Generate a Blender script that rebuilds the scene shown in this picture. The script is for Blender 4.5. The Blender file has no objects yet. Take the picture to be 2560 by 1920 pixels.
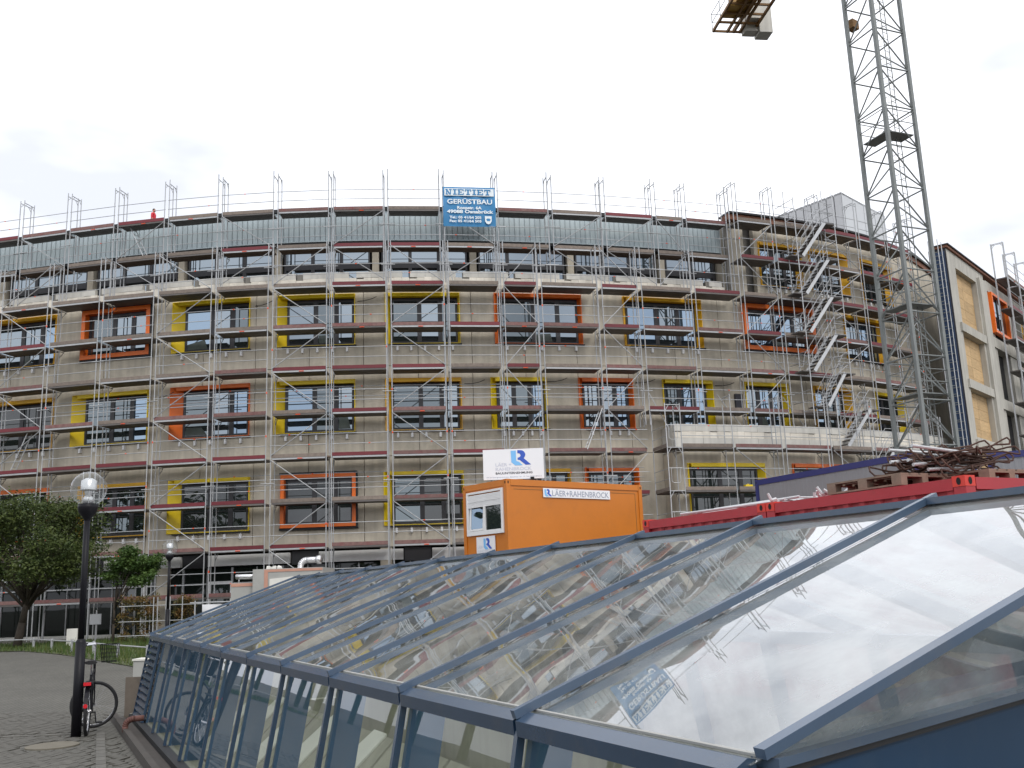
import bpy, bmesh, math, random
from mathutils import Vector, Matrix, geometry
R = math.radians
rnd = random.Random(7)
scene = bpy.context.scene
col = scene.collection

# ------------------------------------------------------------------ camera, world, sun, exposure
PITCH, ROLL, EYE = R(11.9), R(2.14), Vector((0, 0, 1.85))
fw = Vector((0, math.cos(PITCH), math.sin(PITCH)))
up0 = Vector((0, -math.sin(PITCH), math.cos(PITCH)))
rt0 = Vector((1, 0, 0))
rt = math.cos(ROLL) * rt0 - math.sin(ROLL) * up0
up = math.sin(ROLL) * rt0 + math.cos(ROLL) * up0
cd = bpy.data.cameras.new('camera')
cam = bpy.data.objects.new('camera', cd)
col.objects.link(cam)
cam.matrix_world = Matrix(((rt.x, up.x, -fw.x, EYE.x), (rt.y, up.y, -fw.y, EYE.y), (rt.z, up.z, -fw.z, EYE.z), (0, 0, 0, 1)))
cd.sensor_width = 36.0
cd.lens = 36.0 * 2450 / 2560
cd.clip_start, cd.clip_end = 0.05, 2000
scene.camera = cam

SUN_EL, SUN_AZ = R(48), R(150)          # azimuth clockwise from +Y: behind the camera, to its right
w = bpy.data.worlds.new('World')
scene.world = w
w.use_nodes = True
nt = w.node_tree
for n_ in list(nt.nodes):
    nt.nodes.remove(n_)
def wn(t, **k):
    n_ = nt.nodes.new(t)
    for a, b in k.items():
        setattr(n_, a, b)
    return n_
sky = wn('ShaderNodeTexSky', sky_type='NISHITA', sun_disc=False)
sky.sun_elevation, sky.sun_rotation = SUN_EL, SUN_AZ
sky.air_density, sky.dust_density, sky.ozone_density = 1.0, 2.0, 1.0
tc = wn('ShaderNodeTexCoord')
mp = wn('ShaderNodeMapping')
mp.inputs['Scale'].default_value = (1.0, 1.0, 2.4)
no = wn('ShaderNodeTexNoise')
no.inputs['Scale'].default_value = 2.1
no.inputs['Detail'].default_value = 5.0
no.inputs['Roughness'].default_value = 0.55
cr = wn('ShaderNodeValToRGB')
cr.color_ramp.elements[0].position, cr.color_ramp.elements[0].color = 0.36, (8.1, 8.4, 9.2, 1)
cr.color_ramp.elements[1].position, cr.color_ramp.elements[1].color = 0.55, (13.2, 13.4, 14.0, 1)
mx = wn('ShaderNodeMix', data_type='RGBA')
mx.inputs[0].default_value = 0.93      # thick, even cloud over the blue
bg = wn('ShaderNodeBackground')
bg.inputs['Strength'].default_value = 0.1
ow = wn('ShaderNodeOutputWorld')
L = nt.links.new
L(tc.outputs['Generated'], mp.inputs['Vector']); L(mp.outputs['Vector'], no.inputs['Vector'])
L(no.outputs['Fac'], cr.inputs['Fac'])
L(sky.outputs['Color'], mx.inputs[6]); L(cr.outputs['Color'], mx.inputs[7])
L(mx.outputs[2], bg.inputs['Color']); L(bg.outputs['Background'], ow.inputs['Surface'])

sd = bpy.data.lights.new('sun', 'SUN')
sd.energy, sd.angle, sd.color = 1.2, R(22), (1.0, 0.96, 0.9)
sun = bpy.data.objects.new('sun', sd)
col.objects.link(sun)
dirv = Vector((math.sin(SUN_AZ) * math.cos(SUN_EL), math.cos(SUN_AZ) * math.cos(SUN_EL), math.sin(SUN_EL)))
sun.rotation_euler = dirv.to_track_quat('Z', 'Y').to_euler()
sun.location = (30, -40, 60)
vs = scene.view_settings
vs.view_transform, vs.look, vs.exposure, vs.gamma = 'Standard', 'None', 0.25, 1.0
vs.use_curve_mapping = False
scene.cycles.max_bounces = 8
scene.cycles.transparent_max_bounces = 24
scene.cycles.caustics_reflective = False
scene.cycles.caustics_refractive = False
scene.cycles.use_denoising = True

# ------------------------------------------------------------------ materials
def material(name, color, rough=0.7, metal=0.0, var=0.0, vscale=1.5, bump=0.0, bscale=30.0, streak=0.0, rand=0.0, spec=0.5, dirt=None, dscale=0.8, damt=0.0, stretch=None):
    m = bpy.data.materials.new(name)
    m.use_nodes = True
    t = m.node_tree
    b = t.nodes['Principled BSDF']
    b.inputs['Roughness'].default_value = rough
    b.inputs['Metallic'].default_value = metal
    b.inputs['Specular IOR Level'].default_value = spec
    c = (*color, 1.0)
    b.inputs['Base Color'].default_value = c
    lk = t.links.new
    nn = t.nodes.new
    out = None
    tco = nn('ShaderNodeTexCoord')
    if var or streak or rand or damt:
        hsv = nn('ShaderNodeHueSaturation')
        hsv.inputs['Color'].default_value = c
        acc = None
        def add(sock, lo, hi):
            nonlocal acc
            mr = nn('ShaderNodeMapRange')
            mr.inputs['To Min'].default_value, mr.inputs['To Max'].default_value = lo, hi
            mr.inputs['From Min'].default_value, mr.inputs['From Max'].default_value = 0.25, 0.75
            lk(sock, mr.inputs['Value'])
            if acc is None:
                acc = mr.outputs[0]
            else:
                mu = nn('ShaderNodeMath'); mu.operation = 'MULTIPLY'
                lk(acc, mu.inputs[0]); lk(mr.outputs[0], mu.inputs[1]); acc = mu.outputs[0]
        if var:
            nz = nn('ShaderNodeTexNoise'); nz.inputs['Scale'].default_value = vscale; nz.inputs['Detail'].default_value = 6; nz.inputs['Roughness'].default_value = .62
            if stretch:
                ms = nn('ShaderNodeMapping'); ms.inputs['Scale'].default_value = stretch
                lk(tco.outputs['Object'], ms.inputs['Vector']); lk(ms.outputs['Vector'], nz.inputs['Vector'])
            else:
                lk(tco.outputs['Object'], nz.inputs['Vector'])
            add(nz.outputs['Fac'], 1 - var, 1 + var)
        if streak:
            ms = nn('ShaderNodeMapping'); ms.inputs['Scale'].default_value = (2.2, 2.2, 0.12)
            nz = nn('ShaderNodeTexNoise'); nz.inputs['Scale'].default_value = 2.0; nz.inputs['Detail'].default_value = 4
            lk(tco.outputs['Object'], ms.inputs['Vector']); lk(ms.outputs['Vector'], nz.inputs['Vector'])
            add(nz.outputs['Fac'], 1 - streak, 1 + streak)
        if rand:
            oi = nn('ShaderNodeObjectInfo')
            mr = nn('ShaderNodeMapRange')
            mr.inputs['To Min'].default_value, mr.inputs['To Max'].default_value = 1 - rand, 1 + rand
            lk(oi.outputs['Random'], mr.inputs['Value'])
            if acc is None:
                acc = mr.outputs[0]
            else:
                mu = nn('ShaderNodeMath'); mu.operation = 'MULTIPLY'
                lk(acc, mu.inputs[0]); lk(mr.outputs[0], mu.inputs[1]); acc = mu.outputs[0]
        if acc is not None:
            lk(acc, hsv.inputs['Value'])
        out = hsv.outputs['Color']
        if damt:
            nz = nn('ShaderNodeTexNoise'); nz.inputs['Scale'].default_value = dscale; nz.inputs['Detail'].default_value = 8; nz.inputs['Roughness'].default_value = .7
            lk(tco.outputs['Object'], nz.inputs['Vector'])
            rp = nn('ShaderNodeMapRange'); rp.inputs['From Min'].default_value, rp.inputs['From Max'].default_value = .5, .72
            rp.inputs['To Max'].default_value = damt
            lk(nz.outputs['Fac'], rp.inputs['Value'])
            mm = nn('ShaderNodeMix'); mm.data_type = 'RGBA'
            lk(rp.outputs[0], mm.inputs[0]); lk(out, mm.inputs[6]); mm.inputs[7].default_value = (*(dirt or (.1, .08, .06)), 1)
            out = mm.outputs[2]
        lk(out, b.inputs['Base Color'])
    if bump:
        nz = nn('ShaderNodeTexNoise'); nz.inputs['Scale'].default_value = bscale; nz.inputs['Detail'].default_value = 4
        bp = nn('ShaderNodeBump'); bp.inputs['Strength'].default_value = bump; bp.inputs['Distance'].default_value = 0.02
        lk(tco.outputs['Object'], nz.inputs['Vector']); lk(nz.outputs['Fac'], bp.inputs['Height']); lk(bp.outputs['Normal'], b.inputs['Normal'])
    return m

def glass(name, body, mirror, tint=(.8, .86, .86), see=0.0, dust=0.0, wob=0.0, wscale=1.0, grazing=5.0, gloss=(.95, .97, 1), dustcol=(.55, .56, .55)):
    """A pane: Fresnel mirror over either a dark body or a clear (see-through) body, a film of dust, slightly wavy."""
    m = bpy.data.materials.new(name)
    m.use_nodes = True
    t = m.node_tree
    for n_ in list(t.nodes):
        t.nodes.remove(n_)
    nn, lk = t.nodes.new, t.links.new
    o = nn('ShaderNodeOutputMaterial')
    gl = nn('ShaderNodeBsdfGlossy'); gl.inputs['Roughness'].default_value = 0.01; gl.inputs['Color'].default_value = (*gloss, 1)
    if see:
        bd = nn('ShaderNodeBsdfTransparent'); bd.inputs['Color'].default_value = (*tint, 1)
    else:
        bd = nn('ShaderNodeBsdfDiffuse'); bd.inputs['Color'].default_value = (*body, 1)
    base = bd.outputs[0]
    if dust:
        df = nn('ShaderNodeBsdfDiffuse'); df.inputs['Color'].default_value = (*dustcol, 1)
        tcd = nn('ShaderNodeTexCoord'); nz = nn('ShaderNodeTexNoise'); nz.inputs['Scale'].default_value = 3.0; nz.inputs['Detail'].default_value = 8
        mr = nn('ShaderNodeMapRange'); mr.inputs['To Min'].default_value, mr.inputs['To Max'].default_value = dust * .3, dust * 1.75
        mr.inputs['From Min'].default_value, mr.inputs['From Max'].default_value = .3, .7
        lk(tcd.outputs['Object'], nz.inputs['Vector']); lk(nz.outputs['Fac'], mr.inputs['Value'])
        tr_ = nn('ShaderNodeBsdfTranslucent'); tr_.inputs['Color'].default_value = (*dustcol, 1)
        mt_ = nn('ShaderNodeMixShader'); mt_.inputs[0].default_value = .5; lk(df.outputs[0], mt_.inputs[1]); lk(tr_.outputs[0], mt_.inputs[2]); df = mt_
        md = nn('ShaderNodeMixShader'); lk(mr.outputs[0], md.inputs[0]); lk(base, md.inputs[1]); lk(df.outputs[0], md.inputs[2]); base = md.outputs[0]
    ge = nn('ShaderNodeNewGeometry'); dt = nn('ShaderNodeVectorMath'); dt.operation = 'DOT_PRODUCT'
    lk(ge.outputs['Normal'], dt.inputs[0]); lk(ge.outputs['Incoming'], dt.inputs[1])
    ab = nn('ShaderNodeMath'); ab.operation = 'ABSOLUTE'; lk(dt.outputs['Value'], ab.inputs[0])
    om = nn('ShaderNodeMath'); om.operation = 'SUBTRACT'; om.inputs[0].default_value = 1.0; om.use_clamp = True; lk(ab.outputs[0], om.inputs[1])
    pw = nn('ShaderNodeMath'); pw.operation = 'POWER'; pw.inputs[1].default_value = grazing; lk(om.outputs[0], pw.inputs[0])
    ad = nn('ShaderNodeMath'); ad.operation = 'MULTIPLY_ADD'; ad.inputs[1].default_value = 1.0 - mirror; ad.inputs[2].default_value = mirror; ad.use_clamp = True
    lk(pw.outputs[0], ad.inputs[0])
    mxs = nn('ShaderNodeMixShader'); lk(ad.outputs[0], mxs.inputs[0]); lk(base, mxs.inputs[1]); lk(gl.outputs[0], mxs.inputs[2])
    if wob:
        tcd = nn('ShaderNodeTexCoord'); nz = nn('ShaderNodeTexNoise'); nz.inputs['Scale'].default_value = wscale; nz.inputs['Detail'].default_value = 1
        bp = nn('ShaderNodeBump'); bp.inputs['Strength'].default_value = wob; bp.inputs['Distance'].default_value = 0.05
        lk(tcd.outputs['Object'], nz.inputs['Vector']); lk(nz.outputs['Fac'], bp.inputs['Height'])
        lk(bp.outputs['Normal'], gl.inputs['Normal'])
    lk(mxs.outputs[0], o.inputs['Surface'])
    return m

M = {}
M['concrete'] = material('concrete', (.53, .48, .39), .85, var=.22, vscale=.5, bump=.25, bscale=6, streak=.13, rand=.05, dirt=(.25, .22, .165), dscale=.4, damt=.6)
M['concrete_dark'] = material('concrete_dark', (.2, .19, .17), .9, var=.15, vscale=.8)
M['concrete_pale'] = material('concrete_pale', (.56, .545, .5), .85, var=.12, vscale=.7, streak=.1, rand=.04)
M['block'] = material('block', (.7, .655, .57), .9, var=.1, vscale=3, rand=.13, streak=.06)
M['zinc'] = material('zinc', (.42, .49, .51), .42, .2, var=.06, vscale=.8, rand=.035)
M['galv'] = material('galvanised_steel', (.41, .42, .43), .5, .3, var=.12, vscale=3.0)
M['galv_bright'] = material('bright_steel', (.5, .51, .52), .45, .25, var=.1, vscale=3.0)
M['plank_steel'] = material('plank_steel', (.13, .118, .112), .6, .1, var=.15, vscale=3, rand=.12)
M['plank_wood'] = material('plank_wood', (.105, .075, .058), .8, var=.25, vscale=6, rand=.2)
M['toe_red'] = material('toe_board_red', (.15, .018, .026), .55, var=.12, vscale=4, rand=.12)
M['toe_pink'] = material('toe_board_worn', (.2, .115, .105), .85, var=.25, vscale=7, rand=.15, dirt=(.2, .035, .045), dscale=3.0, damt=.7)
M['toe_grey'] = material('toe_board_grey', (.21, .172, .145), .85, var=.25, vscale=7, rand=.15)
M['tape'] = material('orange_tape', (.85, .1, .03), .5)
M['yellow'] = material('yellow_sheet', (.86, .62, .004), .4, var=.07, vscale=1.3, rand=.06)
M['amber'] = material('amber_sheet', (.84, .45, .008), .4, var=.08, vscale=1.3, rand=.05)
M['orange'] = material('orange_sheet', (.86, .165, .01), .4, var=.08, vscale=1.3, rand=.06)
M['anthracite'] = material('anthracite_frame', (.032, .032, .037), .4)
M['black'] = material('black_membrane', (.012, .012, .014), .6)
M['white'] = material('white_paint', (.78, .78, .78), .5, var=.04, vscale=3)
M['pane'] = glass('window_pane', (.012, .016, .02), .3, gloss=(.78, .9, 1.0), wob=.03, wscale=.6)
M['pane_blue'] = glass('window_pane_blue', (.012, .018, .028), .36, gloss=(.62, .8, 1.0), wob=.04, wscale=.5)
M['pane_mid'] = glass('window_pane_mid', (.016, .022, .022), .17, gloss=(.8, .92, 1.0), wob=.03, wscale=.7)
M['film'] = material('protective_film', (.05, .065, .058), .35, var=.35, vscale=1.5)
M['shop_glass'] = glass('shop_glass', (.012, .016, .014), .035, wob=.03, wscale=.6)
M['pane_dark'] = glass('window_pane_dark', (.02, .027, .026), .08, wob=.03, wscale=.6)
M['wood'] = material('pale_boarding', (.5, .34, .17), .8, var=.2, vscale=2.0, rand=.14, stretch=(1, 1, 6))
M['osb'] = material('fascia_boarding', (.2, .085, .05), .8, var=.25, vscale=2.5)
M['clad'] = material('grey_cladding', (.45, .46, .48), .5, .1, var=.05, vscale=.6)
M['clad_lit'] = material('grey_cladding_lit', (.56, .58, .6), .5, .1, var=.05, vscale=.6)  # lighter copy of the cladding; light on the right face put into the colour
M['cabin_orange'] = material('cabin_orange', (.56, .17, .011), .42, var=.06, vscale=.9, bump=.05, bscale=3, dirt=(.4, .13, .02), dscale=1.6, damt=.3)
M['gap'] = material('dark_gap', (.01, .01, .01), .9)
M['sign_white'] = material('sign_white', (.82, .82, .84), .4, var=.02)
M['logo_light'] = material('print_light_blue', (.2, .5, .86), .4)
M['logo_dark'] = material('print_dark_blue', (.035, .1, .5), .4)
M['print_grey'] = material('print_grey', (.34, .37, .45), .5)
M['print_pale'] = material('print_pale', (.58, .6, .68), .5)
M['print_black'] = material('print_black', (.03, .03, .04), .5)
M['banner'] = material('banner_blue', (.022, .2, .43), .5, var=.12, vscale=1.2, bump=.15, bscale=2)
M['banner_print'] = material('banner_print', (.75, .82, .86), .6)
M['red'] = material('container_red', (.38, .02, .03), .45, var=.12, vscale=2.0, dirt=(.2, .02, .02), dscale=4, damt=.4, bump=.05, bscale=5)
M['red_lit'] = material('casting_red_lit', (.62, .035, .02), .45, var=.1, vscale=3)  # container red brightened; stronger light on the castings put into the colour
M['cabin_grey'] = material('cabin_grey', (.25, .25, .265), .5, var=.04)
M['cabin_blue'] = material('cabin_blue', (.025, .03, .15), .45)
M['crane'] = material('crane_grey', (.19, .205, .2), .55, .1, var=.15, vscale=2)
M['crane_yellow'] = material('crane_yellow', (.42, .25, .045), .6, var=.25, vscale=2)
M['crane_brown'] = material('crane_rust', (.2, .105, .032), .7, var=.3, vscale=3)
M['blue'] = material('skylight_blue', (.022, .05, .095), .24, .0, var=.12, vscale=2.2, dirt=(.1, .1, .1), dscale=5, damt=.3, spec=.9)
M['blue_in'] = material('inner_frame_blue', (.03, .1, .21), .45, var=.06)
M['glazing'] = glass('roof_glazing', (0, 0, 0), .09, tint=(.86, .9, .87), see=1, dust=.5, dustcol=(.56, .58, .56), wob=.07, wscale=.9, grazing=3.5)
M['glazing_far'] = glass('far_glazing', (0, 0, 0), .06, tint=(.74, .82, .8), see=1, dust=.62, dustcol=(.78, .8, .8), wob=.05)
M['glazing_side'] = glass('side_glazing', (0, 0, 0), .04, tint=(.9, .94, .88), see=1, dust=.05, wob=.05, wscale=.8)
M['rust'] = material('rusty_rebar', (.062, .028, .018), .8, var=.35, vscale=9)
M['pallet'] = material('pallet_wood', (.22, .16, .12), .85, var=.25, vscale=6, rand=.1)
M['trunk'] = material('bark', (.05, .04, .03), .9, var=.3, vscale=6, bump=.4, bscale=20)
def leaf_mat(name, c, c2):
    m = material(name, c, .55, spec=.3)
    t = m.node_tree
    b = t.nodes['Principled BSDF']
    tcx = t.nodes.new('ShaderNodeTexCoord'); nz = t.nodes.new('ShaderNodeTexNoise'); nz.inputs['Scale'].default_value = 2.6; nz.inputs['Detail'].default_value = 3
    mm = t.nodes.new('ShaderNodeMix'); mm.data_type = 'RGBA'
    mr = t.nodes.new('ShaderNodeMapRange'); mr.inputs['From Min'].default_value, mr.inputs['From Max'].default_value = .38, .64
    t.links.new(tcx.outputs['Object'], nz.inputs['Vector']); t.links.new(nz.outputs['Fac'], mr.inputs['Value']); t.links.new(mr.outputs[0], mm.inputs[0])
    mm.inputs[6].default_value = (*c, 1); mm.inputs[7].default_value = (*c2, 1)
    t.links.new(mm.outputs[2], b.inputs['Base Color'])
    return m
M['leaf_dark'] = leaf_mat('leaves_dark', (.03, .052, .013), (.085, .11, .026))
M['leaf_light'] = leaf_mat('leaves_light', (.035, .075, .015), (.075, .125, .026))
M['leaf_brown'] = leaf_mat('leaves_autumn', (.07, .07, .02), (.17, .09, .025))
M['grass'] = leaf_mat('grass_blades', (.04, .085, .018), (.1, .12, .03))
M['black_paint'] = material('black_paint', (.008, .008, .011), .45, var=.1, spec=.2)
M['rubber'] = material('tyre_rubber', (.015, .015, .017), .7)
M['chrome'] = material('chrome', (.6, .6, .62), .2, .9)
M['reflector'] = material('red_reflector', (.6, .01, .02), .3)
M['lamp_glass'] = glass('lamp_globe', (0, 0, 0), .035, tint=(.95, .96, .96), see=1, dust=.07)
M['alu'] = material('lamp_aluminium', (.62, .63, .64), .35, .5)
M['plaster'] = material('grey_plaster', (.36, .36, .34), .9, var=.12, vscale=2.5)
M['plaster_white'] = material('white_plaster', (.68, .67, .62), .9, var=.12, vscale=2)
M['plaster_pink'] = material('pink_plaster', (.5, .27, .2), .9, var=.12, vscale=3)
M['tarp'] = material('white_tarpaulin', (.72, .72, .74), .5, var=.05, bump=.5, bscale=3)
M['duct'] = material('duct_metal', (.72, .72, .73), .25, .8)
M['paver'] = material('grey_paver', (.1, .095, .082), .85, var=.16, vscale=14, rand=.16, bump=.2, bscale=60)
M['edging'] = material('edging_stone', (.115, .11, .098), .85, var=.15, vscale=8, rand=.12)
M['manhole'] = material('manhole_concrete', (.15, .135, .105), .85, var=.14, vscale=6)
M['oldboard'] = material('weathered_board', (.15, .125, .1), .85, var=.2, vscale=5)
M['elbow'] = material('clay_pipe', (.12, .05, .04), .7, var=.2, vscale=8)
M['skin'] = material('skin', (.45, .25, .18), .6)
M['shirt'] = material('red_shirt', (.6, .03, .05), .8)
M['trousers'] = material('dark_trousers', (.04, .04, .06), .8)
M['hair'] = material('hair', (.06, .04, .03), .7)
M['pitfloor'] = material('pale_interior_floor', (.6, .59, .54), .8, var=.1, vscale=1.2)
M['pit_concrete'] = material('pit_concrete', (.3, .29, .235), .85, var=.15, vscale=1.0, streak=.15)
M['bar_blue_skylit'] = material('glazing_bar_blue_skylit', (.058, .094, .15), .26, .0, var=.1, vscale=2.2, dirt=(.14, .14, .14), dscale=5, damt=.25, spec=.8)  # frame blue lightened; sky light on the upper faces put into the colour
M['inner_white'] = material('inner_white', (.66, .65, .6), .8, var=.05, streak=.06)
M['fascia_navy'] = material('fascia_navy', (.01, .04, .09), .45, var=.12, vscale=1.5, dirt=(.03, .06, .1), dscale=4, damt=.4, spec=.25)
M['kerb_dark'] = material('dark_kerb', (.05, .042, .036), .7, var=.2, vscale=5)
M['wing'] = material('wing_concrete', (.42, .405, .36), .85, var=.15, vscale=.6, streak=.15, rand=.04)
M['strut'] = material('inner_strut_grey', (.2, .24, .31), .5, var=.05)
M['netting'] = material('blue_netting', (.025, .05, .11), .8, var=.15, vscale=3)
M['shade'] = material('dark_wall', (.045, .045, .055), .8, var=.1)  # near-black for dark parts; puts the shade on the wing's end into colour

# ------------------------------------------------------------------ mesh helpers
class MB:
    def __init__(s):
        s.v, s.f = [], []
    def quad(s, *p):
        i = len(s.v); s.v += [tuple(q) for q in p]; s.f.append(tuple(range(i, i + len(p)))); return s
    def hexa(s, p):
        i = len(s.v); s.v += [tuple(q) for q in p]
        for a in ((3, 2, 1, 0), (4, 5, 6, 7), (0, 1, 5, 4), (1, 2, 6, 5), (2, 3, 7, 6), (3, 0, 4, 7)):
            s.f.append(tuple(i + k for k in a))
        return s
    def obox(s, o, u, v, n, a, b, c):
        """box in the frame o; u, v, n; ranges a, b, c"""
        P = lambda i, j, k: o + u * i + v * j + n * k
        return s.hexa([P(a[0], b[0], c[0]), P(a[1], b[0], c[0]), P(a[1], b[1], c[0]), P(a[0], b[1], c[0]),
                       P(a[0], b[0], c[1]), P(a[1], b[0], c[1]), P(a[1], b[1], c[1]), P(a[0], b[1], c[1])])
    def box(s, x, y, z):
        return s.obox(Vector(), Vector((1, 0, 0)), Vector((0, 1, 0)), Vector((0, 0, 1)), x, y, z)
    def tube(s, p, q, r, n=6, r2=None, cap=True):
        p, q = Vector(p), Vector(q)
        d = (q - p)
        if d.length < 1e-6:
            return s
        d.normalize()
        a = d.orthogonal().normalized(); b = d.cross(a)
        r2 = r if r2 is None else r2
        i = len(s.v)
        for k in range(n):
            t = 2 * math.pi * k / n
            e = a * math.cos(t) + b * math.sin(t)
            s.v += [tuple(p + e * r), tuple(q + e * r2)]
        for k in range(n):
            k2 = (k + 1) % n
            s.f.append((i + 2 * k, i + 2 * k2, i + 2 * k2 + 1, i + 2 * k + 1))
        if cap:
            s.f.append(tuple(i + 2 * k for k in range(n))[::-1]); s.f.append(tuple(i + 2 * k + 1 for k in range(n)))
        return s
    def path(s, pts, r, n=6):
        for a, b in zip(pts[:-1], pts[1:]):
            s.tube(a, b, r, n)
        return s
    def lathe(s, prof, o, n=20):
        i = len(s.v)
        for r, z in prof:
            for k in range(n):
                t = 2 * math.pi * k / n
                s.v.append((o[0] + r * math.cos(t), o[1] + r * math.sin(t), o[2] + z))
        for j in range(len(prof) - 1):
            for k in range(n):
                k2 = (k + 1) % n
                s.f.append((i + j * n + k, i + j * n + k2, i + (j + 1) * n + k2, i + (j + 1) * n + k))
        return s
    def torus(s, o, ax, R_, r, n=28, m=8):
        ax = Vector(ax).normalized(); a = ax.orthogonal().normalized(); b = ax.cross(a)
        i = len(s.v)
        for k in range(n):
            t = 2 * math.pi * k / n; e = a * math.cos(t) + b * math.sin(t)
            for j in range(m):
                q = 2 * math.pi * j / m
                s.v.append(tuple(Vector(o) + e * (R_ + r * math.cos(q)) + ax * (r * math.sin(q))))
        for k in range(n):
            for j in range(m):
                k2, j2 = (k + 1) % n, (j + 1) % m
                s.f.append((i + k * m + j, i + k2 * m + j, i + k2 * m + j2, i + k * m + j2))
        return s
    def mesh(s, name, mat, smooth=False):
        me = bpy.data.meshes.new(name)
        me.from_pydata(s.v, [], s.f)
        if mat is not None:
            me.materials.append(mat if not isinstance(mat, str) else M[mat])
        if smooth:
            me.polygons.foreach_set('use_smooth', [True] * len(me.polygons))
        return me

def link(name, me, parent=None, mw=None):
    o = bpy.data.objects.new(name, me)
    col.objects.link(o)
    if parent is not None:
        o.parent = parent
        o.matrix_parent_inverse = Matrix.Translation(-ROOTLOC.get(parent.name, Vector()))
    if mw is not None:
        o.matrix_basis = mw
    return o
ROOTLOC = {}
def add(name, mb, mat, parent=None, smooth=False):
    return link(name, mb.mesh(name, mat, smooth), parent)
def thing(name, label, cat, loc, group=None):
    o = bpy.data.objects.new(name, None)
    col.objects.link(o)
    o.location = loc
    o.empty_display_size = .3
    ROOTLOC[o.name] = Vector(loc)
    o['label'] = label; o['category'] = cat; o['kind'] = 'thing'
    if group:
        o['group'] = group
    return o
def tag(o, label, cat, group=None):
    o['label'] = label; o['category'] = cat; o['kind'] = 'thing'
    if group:
        o['group'] = group
    return o
def structure(o):
    o['kind'] = 'structure'; return o
def stuff(o):
    o['kind'] = 'stuff'; return o
def text_mesh(txt, size, bold=0.0, spacing=1.0, depth=0.0, width=None):
    """flat print: a text outline turned into a mesh in its own xy plane, baseline at y = 0, left edge at x = 0"""
    cu = bpy.data.curves.new('lettering', 'FONT')
    cu.body = txt; cu.size = size; cu.offset = bold; cu.space_character = spacing; cu.extrude = depth
    cu.resolution_u = 3
    ob = bpy.data.objects.new('lettering', cu)
    col.objects.link(ob)
    dg = bpy.context.evaluated_depsgraph_get()
    me = bpy.data.meshes.new_from_object(ob.evaluated_get(dg))
    bpy.data.objects.remove(ob); bpy.data.curves.remove(cu)
    xs = [v.co.x for v in me.vertices]
    x0, x1 = min(xs), max(xs)
    k = (width / (x1 - x0)) if width else 1.0
    for v in me.vertices:
        v.co.x = (v.co.x - x0) * k
    return me, (x1 - x0) * k
def text(txt, size, o, u, v, mat, parent, bold=0.0, spacing=1.0, width=None):
    me, w_ = text_mesh(txt, size, bold, spacing, 0.0, width)
    u, v = Vector(u).normalized(), Vector(v).normalized()
    n = u.cross(v)
    for q in me.vertices:
        q.co = Vector(o) + u * q.co.x + v * q.co.y + n * .002
    me.materials.clear(); me.materials.append(M[mat])
    return link('lettering', me, parent)
def poly(pts, o, u, v, lift, mat, name, parent):
    """flat printed shape from an outline, triangulated"""
    u, v = Vector(u).normalized(), Vector(v).normalized(); n = u.cross(v)
    p3 = [Vector((a, b, 0)) for a, b in pts]
    tri = geometry.tessellate_polygon([p3])
    me = bpy.data.meshes.new(name)
    tri = [t if (p3[t[1]] - p3[t[0]]).cross(p3[t[2]] - p3[t[0]]).z > 0 else (t[0], t[2], t[1]) for t in tri]
    me.from_pydata([tuple(Vector(o) + u * a + v * b + n * lift) for a, b in pts], [], tri)
    me.materials.append(M[mat])
    return link(name, me, parent)
Z = Vector((0, 0, 1))

# ------------------------------------------------------------------ facade line (outer line of the scaffold in plan)
CO = [2.2686137514828145e-07, 4.446339540080874e-06, -0.0001124397786877365, 0.007325352548873967, 0.17904641817340536, 44.46697902858579]
def fy(x):
    y = 0
    for c in CO:
        y = y * x + c
    return y
def fdy(x):
    return 5 * CO[0] * x ** 4 + 4 * CO[1] * x ** 3 + 3 * CO[2] * x ** 2 + 2 * CO[3] * x + CO[4]
_xs = [-36 + i * .02 for i in range(3301)]
_S = [0.0]
for a, b in zip(_xs[:-1], _xs[1:]):
    _S.append(_S[-1] + math.hypot(b - a, fy(b) - fy(a)))
_s0 = _S[_xs.index(min(_xs, key=abs))]
_S = [q - _s0 for q in _S]
from bisect import bisect
W = 1.25                       # wall surface behind the outer poles
def frame(s):
    i = max(1, min(len(_S) - 1, bisect(_S, s)))
    t = (s - _S[i - 1]) / (_S[i] - _S[i - 1])
    x = _xs[i - 1] + t * .02
    m = fdy(x); q = math.hypot(1, m)
    return Vector((x, fy(x), 0)), Vector((1 / q, m / q, 0)), Vector((m / q, -1 / q, 0))   # point, along, outward
def F(s, z, d):
    p, u, n = frame(s)
    p = p + n * (d - W)
    p.z = z
    return p
def curved(mb, s0, s1, z0, z1, d0, d1, step=1.3):
    """curved slab of the facade between arc lengths, heights and depths"""
    n = max(1, int(math.ceil((s1 - s0) / step)))
    i = len(mb.v)
    for k in range(n + 1):
        s = s0 + (s1 - s0) * k / n
        for d, z in ((d1, z0), (d1, z1), (d0, z1), (d0, z0)):
            mb.v.append(tuple(F(s, z, d)))
    for k in range(n):
        a = i + 4 * k; b = a + 4
        for j in range(4):
            j2 = (j + 1) % 4
            mb.f.append((a + j, b + j, b + j2, a + j2))
    mb.f.append((i, i + 1, i + 2, i + 3)); e = i + 4 * n
    mb.f.append((e + 3, e + 2, e + 1, e))
    return mb
def ground_z(x, y):
    t = max(0.0, min(1.0, (y - 17.0) / 17.0))
    return .4 * t * t * (3 - 2 * t)

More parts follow.
